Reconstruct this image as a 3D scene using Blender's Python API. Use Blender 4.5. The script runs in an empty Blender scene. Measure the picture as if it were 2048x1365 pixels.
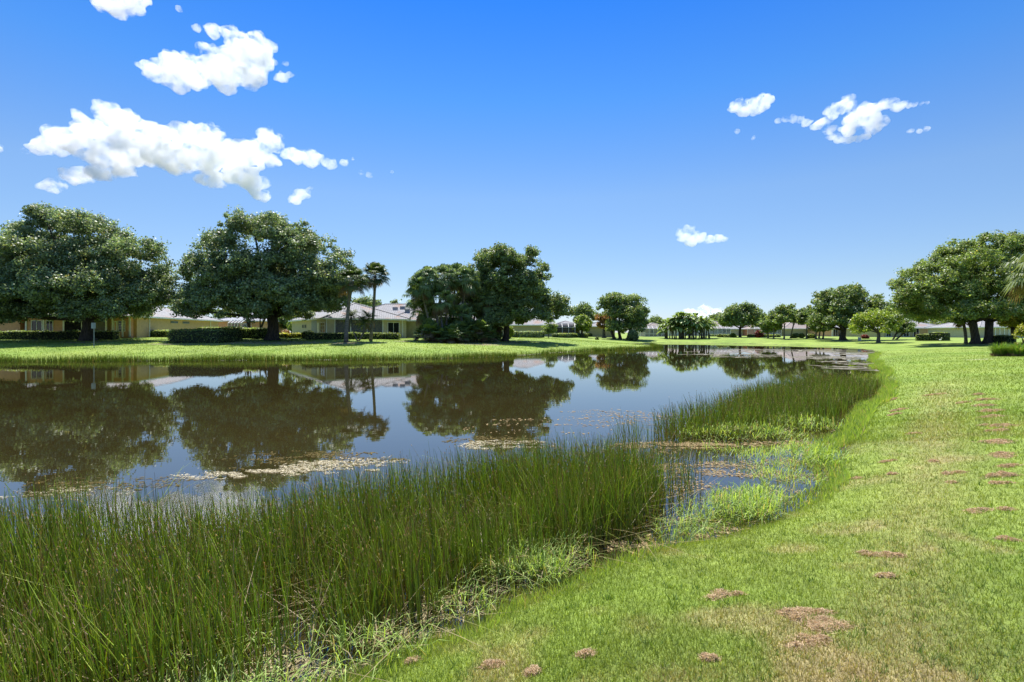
import bpy, math
import numpy as np
from mathutils import Vector

PI = math.pi
F = 1024.0; HZ = 665.0; CAMZ = 2.3
SUN_EL = math.radians(63); SUN_AZ = math.radians(-8)   # sun ahead of the camera, slightly to the left
col = bpy.context.scene.collection
rs = np.random.RandomState

# ------------------------------------------------------------------ materials
def new_mat(name):
    m = bpy.data.materials.new(name); m.use_nodes = True
    nt = m.node_tree; nt.nodes.clear()
    out = nt.nodes.new('ShaderNodeOutputMaterial')
    return m, nt, out
def N(nt, typ, **kw):
    n = nt.nodes.new(typ)
    for k, v in kw.items():
        if k.startswith('_'): setattr(n, k[1:], v)
        else: n.inputs[k.replace('__', ' ')].default_value = v
    return n
def L(nt, a, b): nt.links.new(a, b)

def plain(name, c, rough=.6, noise=.12, scale=3., spec=.3, bump=0.):
    m, nt, out = new_mat(name)
    b = N(nt, 'ShaderNodeBsdfPrincipled', Roughness=rough); b.inputs['Specular IOR Level'].default_value = spec
    tc = N(nt, 'ShaderNodeTexCoord'); n = N(nt, 'ShaderNodeTexNoise', Scale=scale, Detail=6.)
    L(nt, tc.outputs['Object'], n.inputs['Vector'])
    r = N(nt, 'ShaderNodeValToRGB')
    r.color_ramp.elements[0].position = .3; r.color_ramp.elements[1].position = .7
    r.color_ramp.elements[0].color = tuple(x*(1-noise) for x in c)+(1,)
    r.color_ramp.elements[1].color = tuple(min(1, x*(1+noise)) for x in c)+(1,)
    L(nt, n.outputs['Fac'], r.inputs['Fac']); L(nt, r.outputs['Color'], b.inputs['Base Color'])
    if bump:
        bp = N(nt, 'ShaderNodeBump', Strength=bump, Distance=.05); L(nt, n.outputs['Fac'], bp.inputs['Height']); L(nt, bp.outputs['Normal'], b.inputs['Normal'])
    L(nt, b.outputs[0], out.inputs[0])
    return m

def leafmat(name, rough=.45, spec=.5, trans=.3, tcol=(1.3, 1.25, .5)):
    """colour comes from each leaf's own attribute"""
    m, nt, out = new_mat(name)
    a = N(nt, 'ShaderNodeAttribute', _attribute_name='Col')
    b = N(nt, 'ShaderNodeBsdfPrincipled', Roughness=rough); b.inputs['Specular IOR Level'].default_value = spec
    L(nt, a.outputs['Color'], b.inputs['Base Color'])
    mul = N(nt, 'ShaderNodeMix', _data_type='RGBA', _blend_type='MULTIPLY'); mul.inputs[0].default_value = 1
    mul.inputs[7].default_value = tcol+(1,)
    L(nt, a.outputs['Color'], mul.inputs[6])
    t = N(nt, 'ShaderNodeBsdfTranslucent'); L(nt, mul.outputs[2], t.inputs['Color'])
    mx = N(nt, 'ShaderNodeMixShader', Fac=trans); L(nt, b.outputs[0], mx.inputs[1]); L(nt, t.outputs[0], mx.inputs[2])
    L(nt, mx.outputs[0], out.inputs[0])
    return m

def tile_mat(name, base, warm):
    m, nt, out = new_mat(name)
    b = N(nt, 'ShaderNodeBsdfPrincipled', Roughness=.85); b.inputs['Specular IOR Level'].default_value = .12
    tc = N(nt, 'ShaderNodeTexCoord')
    uvx = N(nt, 'ShaderNodeUVMap', _uv_map='UVMap')
    br = N(nt, 'ShaderNodeTexBrick', Scale=1.0); br.offset = .5
    br.inputs['Brick Width'].default_value = .33; br.inputs['Row Height'].default_value = .42
    br.inputs['Mortar Size'].default_value = .035; br.inputs['Mortar Smooth'].default_value = .3
    br.inputs['Color1'].default_value = base+(1,); br.inputs['Color2'].default_value = tuple(x*.82 for x in base)+(1,)
    br.inputs['Mortar'].default_value = tuple(x*.45 for x in base)+(1,)
    L(nt, uvx.outputs['UV'], br.inputs['Vector'])
    n = N(nt, 'ShaderNodeTexNoise', Scale=.45, Detail=5.); L(nt, tc.outputs['Object'], n.inputs['Vector'])
    r = N(nt, 'ShaderNodeValToRGB'); r.color_ramp.elements[0].position = .57; r.color_ramp.elements[1].position = .68
    L(nt, n.outputs['Fac'], r.inputs['Fac'])
    mx = N(nt, 'ShaderNodeMix', _data_type='RGBA', _blend_type='MULTIPLY'); L(nt, r.outputs['Color'], mx.inputs[0])
    mx.inputs[7].default_value = warm+(1,)
    L(nt, br.outputs['Color'], mx.inputs[6]); L(nt, mx.outputs[2], b.inputs['Base Color'])
    bp = N(nt, 'ShaderNodeBump', Strength=.6, Distance=.05); L(nt, br.outputs['Fac'], bp.inputs['Height']); bp.invert = True
    L(nt, bp.outputs['Normal'], b.inputs['Normal'])
    L(nt, b.outputs[0], out.inputs[0]); return m

def screen_mat(name, c, op):
    m, nt, out = new_mat(name)
    t = N(nt, 'ShaderNodeBsdfTransparent'); d = N(nt, 'ShaderNodeBsdfDiffuse', Color=c+(1,))
    mx = N(nt, 'ShaderNodeMixShader', Fac=op); L(nt, t.outputs[0], mx.inputs[1]); L(nt, d.outputs[0], mx.inputs[2])
    L(nt, mx.outputs[0], out.inputs[0]); return m

def glass_mat(name):
    m, nt, out = new_mat(name)
    b = N(nt, 'ShaderNodeBsdfPrincipled', Roughness=.06); b.inputs['Base Color'].default_value = (.015, .018, .022, 1)
    L(nt, b.outputs[0], out.inputs[0]); return m

def bark_mat(name, c, ring=0.):
    m, nt, out = new_mat(name)
    b = N(nt, 'ShaderNodeBsdfPrincipled', Roughness=.9); b.inputs['Specular IOR Level'].default_value = .15
    tc = N(nt, 'ShaderNodeTexCoord'); mp = N(nt, 'ShaderNodeMapping')
    mp.inputs['Scale'].default_value = (1, 1, 6 if ring else .25)
    L(nt, tc.outputs['Object'], mp.inputs[0])
    n = N(nt, 'ShaderNodeTexNoise', Scale=3.0 if ring else 9., Detail=8.); L(nt, mp.outputs[0], n.inputs['Vector'])
    r = N(nt, 'ShaderNodeValToRGB'); r.color_ramp.elements[0].position = .35; r.color_ramp.elements[1].position = .68
    r.color_ramp.elements[0].color = tuple(x*.5 for x in c)+(1,); r.color_ramp.elements[1].color = tuple(x*1.35 for x in c)+(1,)
    L(nt, n.outputs['Fac'], r.inputs['Fac']); L(nt, r.outputs['Color'], b.inputs['Base Color'])
    bp = N(nt, 'ShaderNodeBump', Strength=.8, Distance=.06); L(nt, n.outputs['Fac'], bp.inputs['Height']); L(nt, bp.outputs['Normal'], b.inputs['Normal'])
    L(nt, b.outputs[0], out.inputs[0]); return m

M = {}
M['leaf_oak'] = leafmat('oak_leaf', .5, .55, .38, (1.2, 1.2, .7))
M['leaf'] = leafmat('leaf', .5, .45, .42, (1.2, 1.2, .6))
M['blade'] = leafmat('grass_blade', .55, .2, .45, (1.25, 1.2, .45))
M['reed'] = leafmat('rush_stem', .5, .3, .5, (1.25,1.15,.4))
M['palm'] = leafmat('palm_leaf', .5, .35, .35, (1.2, 1.2, .6))
M['dead'] = leafmat('dead_grass', .85, .1, .35, (1, .9, .75))
M['bark'] = bark_mat('oak_bark', (.075, .06, .048))
M['bark_pale'] = bark_mat('pale_bark', (.16, .14, .12))
M['bark_palm'] = bark_mat('palm_bark', (.17, .15, .125), 1)
M['tan'] = plain('tan_stucco', (.52, .34, .17)); M['peach'] = plain('peach_stucco', (.60, .32, .18))
M['olive'] = plain('olive_stucco', (.37, .32, .18)); M['cream'] = plain('cream_stucco', (.50, .43, .30))
M['coral'] = plain('coral_stucco', (.58, .22, .14)); M['pwhite'] = plain('white_stucco', (.55, .55, .52))
M['white'] = plain('white_paint', (.78, .77, .73), .45); M['dark'] = plain('dark_interior', (.03, .028, .03), .7)
M['grey'] = plain('grey_metal', (.24, .27, .31), .5); M['galv'] = plain('galvanised_steel', (.22, .24, .26), .45)
M['glass'] = glass_mat('window_glass')
M['screen'] = screen_mat('dark_screen', (.03, .03, .035), .72); M['screen_light'] = screen_mat('grey_screen', (.2, .2, .22), .45)
M['tile'] = tile_mat('pale_roof_tile', (.285, .28, .285), (1.15, .84, .68)); M['tile_pink'] = tile_mat('pink_roof_tile', (.29, .245, .22), (1.05, .85, .75))
M['tile_grey'] = tile_mat('grey_roof_tile', (.36, .36, .39), (1., .95, .9))
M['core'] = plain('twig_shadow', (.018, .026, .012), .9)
M['feather'] = plain('white_feather', (.8, .8, .78), .7)
M['mulch'] = plain('leaf_mulch', (.17, .13, .10), .95, .4, 12, .1, .5)

# ------------------------------------------------------------------ mesh helpers
def mesh_np(name, V, Fs, mat, cols=None, parent=None, smooth=False, uv=None, mats=None, midx=None):
    """V (n,3); Fs = (m,k) int array or list of such arrays"""
    if not isinstance(Fs, (list, tuple)): Fs = [Fs]
    Fs = [np.asarray(f, dtype=np.int32) for f in Fs if len(f)]
    me = bpy.data.meshes.new(name)
    V = np.asarray(V, dtype=np.float32)
    me.vertices.add(len(V)); me.vertices.foreach_set('co', V.ravel())
    idx = np.concatenate([f.ravel() for f in Fs]); tot = np.concatenate([np.full(len(f), f.shape[1], dtype=np.int32) for f in Fs])
    st = np.concatenate([[0], np.cumsum(tot)[:-1]]).astype(np.int32)
    me.loops.add(len(idx)); me.loops.foreach_set('vertex_index', idx)
    me.polygons.add(len(tot)); me.polygons.foreach_set('loop_start', st)
    for m in (mats or [mat]): me.materials.append(m)
    if midx is not None: me.polygons.foreach_set('material_index', np.asarray(midx, dtype=np.int32))
    me.update(calc_edges=True)
    me.polygons.foreach_set('use_smooth', np.full(len(tot), smooth, dtype=bool))
    if cols is not None:
        a = me.attributes.new('Col', 'FLOAT_COLOR', 'POINT')
        c = np.ones((len(V), 4), dtype=np.float32); c[:, :3] = cols
        a.data.foreach_set('color', c.ravel())
    if uv is not None:
        l = me.uv_layers.new(name='UVMap'); l.data.foreach_set('uv', np.asarray(uv, dtype=np.float32)[idx].ravel())
    o = bpy.data.objects.new(name, me); col.objects.link(o)
    if parent is not None: o.parent = parent
    return o

def tag(o, label=None, cat=None, group=None, kind=None):
    if label: o['label'] = label
    if cat: o['category'] = cat
    if group: o['group'] = group
    if kind: o['kind'] = kind
    return o
def thing(name, loc, label, cat, group=None):
    o = bpy.data.objects.new(name, None); col.objects.link(o); o.location = loc
    o.empty_display_size = .3
    return tag(o, label, cat, group)
def copy_tree(o, parent=None):
    kids = list(o.children)
    c = o.copy(); col.objects.link(c)
    if parent is not None: c.parent = parent
    for k in kids: copy_tree(k, c)
    return c

class MB:
    """boxes, bars, tubes and polygons joined into one mesh"""
    def __init__(s): s.v = []; s.q = []; s.t = []; s.n = 0
    def add(s, V, Q=None, T=None):
        V = np.asarray(V, float); s.v.append(V)
        if Q is not None and len(Q): s.q.append(np.asarray(Q)+s.n)
        if T is not None and len(T): s.t.append(np.asarray(T)+s.n)
        s.n += len(V)
    def box(s, o, u, v, w):
        """corner o and three edge vectors"""
        o, u, v, w = [np.asarray(a, float) for a in (o, u, v, w)]
        V = [o, o+u, o+u+v, o+v, o+w, o+u+w, o+u+v+w, o+v+w]
        s.add(V, [[0, 3, 2, 1], [4, 5, 6, 7], [0, 1, 5, 4], [1, 2, 6, 5], [2, 3, 7, 6], [3, 0, 4, 7]])
    def bar(s, a, b, r):
        s.tube([a, b], [r, r], 4)
    def tube(s, pts, rad, k=8, cap=True):
        P = np.asarray(pts, float); R = np.asarray(rad, float); n = len(P)
        T = np.gradient(P, axis=0); T /= np.linalg.norm(T, axis=1)[:, None]+1e-9
        ref = np.array([0, 1, 0.]) if abs(T[0][1]) < .9 else np.array([1, 0, 0.])
        A = np.cross(T, ref); A /= np.linalg.norm(A, axis=1)[:, None]+1e-9; B = np.cross(T, A)
        th = np.arange(k)/k*2*PI+PI/4
        V = (P[:, None]+R[:, None, None]*(np.cos(th)[None, :, None]*A[:, None]+np.sin(th)[None, :, None]*B[:, None])).reshape(-1, 3)
        i = np.arange(n-1)[:, None]*k; j = np.arange(k)[None]; j2 = (j+1) % k
        Q = np.stack([i+j, i+j2, i+k+j2, i+k+j], -1).reshape(-1, 4)
        Tt = []
        if cap:
            V = np.vstack([V, P[0], P[-1]]); c0 = n*k; c1 = c0+1
            for a in range(k):
                Tt.append([c0, (a+1) % k, a]); Tt.append([c1, (n-1)*k+a, (n-1)*k+(a+1) % k])
        s.add(V, Q, Tt)
    def build(s, name, mat, parent=None, smooth=False, off=None, uv=None):
        V = np.vstack(s.v)
        if off is not None: V = V-np.asarray(off)
        fs = []
        if s.q: fs.append(np.vstack(s.q))
        if s.t: fs.append(np.vstack(s.t))
        return mesh_np(name, V, fs, mat, parent=parent, smooth=smooth, uv=uv)

# ------------------------------------------------------------------ lake outline and terrain
LAKE = np.array([(-260, -30), (-90, -14), (-30, -7), (-10, -1.6), (-5, 1.2), (-2.6, 2.45), (-1.15, 3.36), (-.62, 3.77), (-.1, 4.32), (.65, 4.85),
    (1.44, 5.35), (2.39, 5.74), (3.33, 6.36), (4.25, 7.1), (4.9, 7.98), (5.8, 9.2), (6.9, 10.5), (9.2, 13.5), (12.8, 17.6), (16.7, 22.6), (22.9, 31.6), (30.3, 43), (39.4, 55),
    (47, 67), (51, 79), (51.5, 90), (48, 101), (40.4, 109), (31.5, 113), (25, 108), (22, 98), (23.5, 88), (22.7, 78.5), (17.3, 69), (13.3, 66), (10.4, 64), (6.8, 60.5), (4.3, 57), (1.8, 52.3),
    (-1.1, 48), (-5.5, 45.3), (-13.5, 43), (-29, 41), (-40.6, 40.3), (-60, 39.5), (-100, 38), (-260, 36)], float)
def poly_sd(X, Y, P=LAKE):
    """signed distance: positive outside the outline"""
    X = np.asarray(X, float); Y = np.asarray(Y, float); sh = X.shape; X = X.ravel(); Y = Y.ravel()
    best = np.full(X.shape, 1e18); ins = np.zeros(X.shape, bool)
    for i in range(len(P)):
        a = P[i]; b = P[(i+1) % len(P)]; d = b-a
        t = np.clip(((X-a[0])*d[0]+(Y-a[1])*d[1])/(d@d), 0, 1)
        best = np.minimum(best, (X-a[0]-t*d[0])**2+(Y-a[1]-t*d[1])**2)
        c = ((a[1] > Y) != (b[1] > Y)); 
        with np.errstate(divide='ignore', invalid='ignore'):
            xi = (b[0]-a[0])*(Y-a[1])/(b[1]-a[1]+1e-12)+a[0]
        ins ^= c & (X < xi)
    s = np.sqrt(best); s[ins] *= -1
    return s.reshape(sh)
def ss(a, b, x): t = np.clip((x-a)/(b-a), 0, 1); return t*t*(3-2*t)
def vnoise(X, Y, sc, seed=0):
    """smooth value noise"""
    r = rs(seed).rand(256, 256); x = np.asarray(X)/sc+57.3; y = np.asarray(Y)/sc+91.7
    xi = np.floor(x).astype(int); yi = np.floor(y).astype(int); fx = x-xi; fy = y-yi; fx = fx*fx*(3-2*fx); fy = fy*fy*(3-2*fy)
    g = lambda i, j: r[(xi+i) % 256, (yi+j) % 256]
    return (g(0, 0)*(1-fx)+g(1, 0)*fx)*(1-fy)+(g(0, 1)*(1-fx)+g(1, 1)*fx)*fy
def fnoise(X, Y, sc, seed=0): return vnoise(X, Y, sc, seed)*.5+vnoise(X, Y, sc/2.1, seed+1)*.3+vnoise(X, Y, sc/4.3, seed+2)*.2
def ground(X, Y, sd=None):
    X = np.asarray(X, float); Y = np.asarray(Y, float)
    if sd is None: sd = poly_sd(X, Y)
    sd = sd+(vnoise(X, Y, .7, 5)-.5)*.22*ss(40, 10, Y)
    d = np.maximum(sd, 0)
    hm = 1.8-.75*ss(5, 28, X)
    hl = hm*(1-np.exp(-d/(17-5*ss(5, 28, X))))
    hr = .45*(1-np.exp(-d/1.9))+.60*(1-np.exp(-d/9))
    t = np.maximum(ss(12, 42, Y), ss(-20, -40, X)*0)
    h = hr*(1-t)+hl*t+.03*ss(0, .3, sd)
    h = h+(fnoise(X, Y, 3.5, 9)-.5)*.10*ss(.5, 4, d)
    bed = -.7*(1-np.exp(np.minimum(sd, 0)/1.6))
    return np.where(sd > 0, h, bed)
def gz(x, y): return float(ground(np.array([x]), np.array([y]))[0])
_gy = np.geomspace(1.2, 420, 1600)
def gp(px, py):
    """where the sight line through a pixel first meets the ground"""
    k = (px-1024)/F; m = (py-HZ)/F
    g = np.maximum(ground(k*_gy, _gy), 0); below = CAMZ-m*_gy <= g
    i = int(np.argmax(below)) if below.any() else len(_gy)-1
    y = _gy[i]; return (k*y, y, float(g[i]))
def at(px, py, Y): return np.array([(px-1024)/F*Y, Y, CAMZ-(py-HZ)/F*Y])

# wear in the turf: thatch strip and dry patches (world space)
def wear(X, Y):
    w = .36*np.exp(-((X-(.86*Y-.35))/(.35+.03*Y))**2)*ss(2, 3, Y)*ss(26, 14, Y)
    w = w*(.35+1.1*fnoise(X, Y, 1.1, 21))
    w += .5*ss(.60, .76, fnoise(X, Y, 1.0, 31))*ss(14, 4, Y)
    w += .22*np.exp(-((X-1.9)**2/1.6+(Y-2.7)**2/.4))*(.3+1.4*fnoise(X, Y, .5, 33))
    return np.clip(w, 0, 1)
def turf_col(X, Y, r, n):
    g1 = np.array([.113, .182, .022]); g2 = np.array([.18, .242, .045]); g3 = np.array([.225, .272, .060]); dry = np.array([.33, .245, .14])
    a = np.clip(fnoise(X, Y, 2.2, 41)*1.6-.3+(r-.5)*.8, 0, 1)[:, None]; b = np.clip(fnoise(X, Y, 6., 51)*2-.7+(n-.5)*.5, 0, 1)[:, None]
    c = (g1*(1-a)+g2*a)*(1-b*.6)+g3*b*.6
    c = c*(.86+.24*vnoise(X, Y, .33, 61)+.14*vnoise(X, Y, 3.1, 62))[:, None]
    ww = wear(X, Y); w = np.clip(ww*.9+(r-.5)*.9*ss(.0, .3, ww), 0, .85)[:, None]
    return c*(1-w)+dry*w

def ax(lo, hi, fine, n, c=0.):
    t = np.linspace(-1, 1, n); 
    k = 6.2; v = np.sinh(k*t)/np.sinh(k)
    return np.where(v < 0, c+v*(c-lo), c+v*(hi-c))
gx = ax(-900, 900, 0, 520, 2.); gyy = ax(-300, 1500, 0, 520, 6.)
# extra rows/columns over the opposite bank so its shoreline stays crisp
gx = np.unique(np.concatenate([gx, np.arange(-75, 62, 1.0)])); gyy = np.unique(np.concatenate([gyy, np.arange(36, 118, .7)]))
GX, GY = np.meshgrid(gx, gyy); SD = poly_sd(GX, GY); GZ = ground(GX, GY, SD)
nx, ny = len(gx), len(gyy)
I = (np.arange(ny-1)[:, None]*nx+np.arange(nx-1)[None]).ravel()
GQ = np.stack([I, I+1, I+nx+1, I+nx], 1)
gcol = turf_col(GX.ravel(), GY.ravel(), np.full(GX.size, .5), np.full(GX.size, .5))
sdf = SD.ravel()
mud = np.array([.06, .047, .03])
k_ = ss(.25, -.05, sdf)[:, None]; gcol = gcol*(1-k_)+mud*k_
def patchmix(cx, cy, rx, ry, c, amt, seed):
    global gcol
    X = GX.ravel(); Y = GY.ravel()
    d = ((X-cx)/rx)**2+((Y-cy)/ry)**2+(fnoise(X, Y, 1.2, seed)-.5)*1.2
    m = (ss(1.1, .7, d)*amt)[:, None]; gcol = gcol*(1-m)+np.array(c)*m
m, nt, out = new_mat('turf')
a = N(nt, 'ShaderNodeAttribute', _attribute_name='Col'); tc = N(nt, 'ShaderNodeTexCoord')
b = N(nt, 'ShaderNodeBsdfPrincipled', Roughness=.85); b.inputs['Specular IOR Level'].default_value = .15
n1 = N(nt, 'ShaderNodeTexNoise', Scale=9., Detail=8., Roughness=.7); n2 = N(nt, 'ShaderNodeTexNoise', Scale=.35, Detail=4.)
for n_ in (n1, n2): L(nt, tc.outputs['Object'], n_.inputs['Vector'])
r1 = N(nt, 'ShaderNodeMapRange'); r1.inputs[1].default_value = .3; r1.inputs[2].default_value = .7; r1.inputs[3].default_value = .55; r1.inputs[4].default_value = 1.35
r2 = N(nt, 'ShaderNodeMapRange'); r2.inputs[1].default_value = .3; r2.inputs[2].default_value = .7; r2.inputs[3].default_value = .82; r2.inputs[4].default_value = 1.15
L(nt, n1.outputs['Fac'], r1.inputs[0]); L(nt, n2.outputs['Fac'], r2.inputs[0])
mm = N(nt, 'ShaderNodeMath', _operation='MULTIPLY'); L(nt, r1.outputs[0], mm.inputs[0]); L(nt, r2.outputs[0], mm.inputs[1])
vm = N(nt, 'ShaderNodeVectorMath', _operation='SCALE'); L(nt, a.outputs['Color'], vm.inputs[0]); L(nt, mm.outputs[0], vm.inputs['Scale'])
L(nt, vm.outputs[0], b.inputs['Base Color'])
bp = N(nt, 'ShaderNodeBump', Strength=.9, Distance=.06); L(nt, n1.outputs['Fac'], bp.inputs['Height']); L(nt, bp.outputs['Normal'], b.inputs['Normal'])
L(nt, b.outputs[0], out.inputs[0]); M['turf'] = m

# ------------------------------------------------------------------ water
m, nt, out = new_mat('pond_water')
b = N(nt, 'ShaderNodeBsdfPrincipled', Roughness=.012, IOR=2.2); b.inputs['Specular IOR Level'].default_value = .5
tc = N(nt, 'ShaderNodeTexCoord'); n = N(nt, 'ShaderNodeTexNoise', Scale=.22, Detail=5.); L(nt, tc.outputs['Object'], n.inputs['Vector'])
r = N(nt, 'ShaderNodeValToRGB'); r.color_ramp.elements[0].color = (.015, .012, .004, 1); r.color_ramp.elements[1].color = (.034, .027, .009, 1)
L(nt, n.outputs['Fac'], r.inputs['Fac']); L(nt, r.outputs['Color'], b.inputs['Base Color'])
mp = N(nt, 'ShaderNodeMapping'); mp.inputs['Scale'].default_value = (.8, 1.8, 1); L(nt, tc.outputs['Object'], mp.inputs[0])
w = N(nt, 'ShaderNodeTexNoise', Scale=1.6, Detail=3., Roughness=.5); L(nt, mp.outputs[0], w.inputs['Vector'])
bp = N(nt, 'ShaderNodeBump', Strength=.07, Distance=.012); L(nt, w.outputs['Fac'], bp.inputs['Height']); L(nt, bp.outputs['Normal'], b.inputs['Normal'])
L(nt, b.outputs[0], out.inputs[0]); M['water'] = m
WP = LAKE.copy(); 
cen = np.array([-20, 30.])
mb = MB(); mb.add([(-270, -60, 0), (80, -60, 0), (80, 125, 0), (-270, 125, 0)], [[0, 1, 2, 3]])
tag(mb.build('water', M['water']), 'still brown pond water mirroring trees and blue sky', None, None, 'structure')

# ------------------------------------------------------------------ leaves
def quads(C, U, V_):
    """diamond shaped leaves, centre C, half axes U (long) and V (wide)"""
    n = len(C); P = np.empty((n, 4, 3)); P[:, 0] = C-U; P[:, 1] = C+V_-U*.1; P[:, 2] = C+U; P[:, 3] = C-V_-U*.1
    return P.reshape(-1, 3), np.arange(n*4).reshape(-1, 4)
def unit(v): return v/(np.linalg.norm(v, axis=-1, keepdims=True)+1e-9)
def rdir(n, r): return unit(r.normal(size=(n, 3)))
def leaf_cloud(C, Nn, size, r, wid=.55):
    a = unit(np.cross(Nn, rdir(len(C), r))); b = np.cross(Nn, a)
    s = (size*(.65+.7*r.rand(len(C))))[:, None]
    return quads(C, a*s*.5, b*s*.5*wid*1.3)
def pal(n, r, c1, c2, c3=None, p3=.04):
    t = r.rand(n)[:, None]; c = np.array(c1)*(1-t)+np.array(c2)*t
    if c3 is not None: k = r.rand(n) < p3; c[k] = np.array(c3)
    return c*(.8+.4*r.rand(n))[:, None]
GREENS = {
 'oak':   ((.10, .155, .065), (.27, .335, .165), (.32, .29, .12)),
 'oak2':  ((.10, .155, .045), (.24, .31, .105), (.32, .29, .12)),
 'olive': ((.12, .19, .045), (.28, .34, .11), (.33, .29, .11)),
 'lime':  ((.16, .24, .03), (.30, .37, .06), (.36, .32, .08)),
 'gold':  ((.20, .22, .02), (.40, .39, .04), (.42, .30, .05)),
 'orange':((.30, .15, .05), (.40, .24, .09), (.2, .2, .05)),
 'red':   ((.12, .02, .02), (.25, .04, .03), (.05, .08, .02)),
 'hedge': ((.10, .150, .030), (.22, .27, .080), (.36, .36, .14)),
}
def crown_mesh(name, lobes, rc, nl, size, kind, seed, parent, off, cull=.5, cov=1.35, mat=None, up=.18):
    r = rs(seed); lobes = np.asarray(lobes, float)
    Cs = []
    for i, (x, y, z, a, b_, c) in enumerate(lobes):
        area = 4*PI*((a*b_)**1.6/3+(a*c)**1.6/3+(b_*c)**1.6/3)**(1/1.6)
        k = max(4, int(area/(rc*rc*cov*.8)))
        d = rdir(k, r); d[:, 2] = np.where(d[:, 2] < -.5, d[:, 2]*.8, d[:, 2])
        p = np.array([x, y, z])+d*np.array([a, b_, c])*(.60+.40*r.rand(k)**.6+(r.rand(k) < .22)*.32*r.rand(k))[:, None]
        ok = np.ones(k, bool)
        for j, (x2, y2, z2, a2, b2, c2) in enumerate(lobes):
            if j == i: continue
            ok &= (((p-np.array([x2, y2, z2]))/np.array([a2, b2, c2]))**2).sum(1) > cull**2
        Cs.append(p[ok])
    C = np.vstack(Cs)
    g3 = rc*2.6; hole = vnoise(C[:, 0], C[:, 2]*1.3, g3, seed)*.5+vnoise(C[:, 1]+9, C[:, 2]*1.3, g3, seed+1)*.5
    C = C[hole > .40]
    K = len(C); rr = rc*(.5+.8*r.rand(K)); cc = r.rand(K)
    nper = np.maximum(3, (nl*(.35+1.2*r.rand(K))).astype(int)); id_ = np.repeat(np.arange(K), nper); n = len(id_)
    d = rdir(n, r); d[:, 2] = np.where(d[:, 2] < 0, d[:, 2]*.55, d[:, 2])
    P = C[id_]+d*(rr[id_]*(.35+.75*r.rand(n)))[:, None]
    nn = unit(d*.9+rdir(n, r)*.8+np.array([0, 0, up]))
    V, Q = leaf_cloud(P, nn, np.full(n, size), r)
    g = GREENS[kind]; c = pal(n, r, *g)*(.62+.72*cc[id_])[:, None]
    return mesh_np(name, V-np.asarray(off), Q, mat or M['leaf'], np.repeat(c, 4, 0), parent)
def outline_lobes(l2, Y, depth, seed, dz=0):
    """a crown's rounded masses from its width and height, given real depth"""
    r = rs(seed); A = []
    ys_ = [py for px, py, rr in l2]; y0_, y1_ = min(ys_), max(ys_)+1; xs = [(px-1024)/F*Y for px, py, rr in l2]; x0, x1 = min(xs), max(xs); xc = (x0+x1)/2; hw = (x1-x0)/2+.5
    for px, py, rr in l2:
        p = at(px, py, Y); R = rr/F*Y*(.9 if rr > 24 else 1.); w = depth*math.sqrt(max(.05, 1-((p[0]-xc)/hw)**2))*(.5+.65*(py-y0_)/(y1_-y0_))
        for s in ((-1, 0, 1) if w > R*.8 else (0,)):
            q = R*(.8+.25*r.rand()) if s else R
            y_ = Y+(r.uniform(-1., 1.)*R if s == 0 else 0)+s*max(w-R, R*.5)*r.uniform(.45, 1.1)
            x_ = xc+(p[0]-xc)*(1 if s == 0 else .8)+s*r.uniform(-.5, .5)*R
            # a round crown narrows away from its widest section
            e0 = (x0*.97+xc*.03)/Y*y_; e1 = (x1*.97+xc*.03)/Y*y_
            x_ = min(max(x_, e0), e1)
            z_ = p[2]-abs(s)*r.uniform(0, .6)*R*.5
            if y_ < Y and z_ > CAMZ: z_ = CAMZ+(z_-CAMZ)*(y_/Y)
            A.append((x_, y_, z_, q, q, q*.85))
    return A
def trunk_mesh(base, targets, r0, fork, mat, parent, name='trunk', seed=0, flare=1.5, r_end=.05, main_top=None):
    """base flare, bole to the fork point, limbs to the targets"""
    r = rs(seed); mb = MB(); b0 = np.array(base, float); f = np.array(fork, float)
    ts = np.array([0, .04, .12, .3, .6, 1.]); 
    pts = [b0+(f-b0)*t+np.array([math.sin(t*5+seed)*r0*.18, 0, 0])*(t > .1) for t in ts]; pts[0] = pts[0]-np.array([0, 0, .35])
    mb.tube(pts, [r0*flare*1.15, r0*flare, r0*1.18, r0, r0*.94, r0*.95], 12)
    for i, t in enumerate(targets):
        t = np.array(t, float); m1 = f*.6+t*.4+np.array([r.uniform(-.3, .3), r.uniform(-.3, .3), -.1*np.linalg.norm(t-f)*.6])
        q = r0*(.55 if len(targets) < 4 else .42)*(.8+.4*r.rand())
        s0 = f-np.array([0, 0, r0*.6])
        P = [s0]+[(1-u)**2*s0+2*u*(1-u)*m1+u*u*t for u in (.2, .4, .6, .8, 1)]
        mb.tube(P, [q*1.15, q, q*.8, q*.6, q*.42, r_end], 7)
        for _ in range(2):
            k = r.randint(2, 5); e = P[k]+rdir(1, r)[0]*np.array([1, 1, .5])*r.uniform(.5, 1.3)+np.array([0, 0, .2])
            mb.tube([P[k], (P[k]+e)/2+np.array([0, 0, .1]), e], [q*.35, q*.25, r_end*.6], 5)
    return mb.build(name, mat, parent, True, b0)
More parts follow.
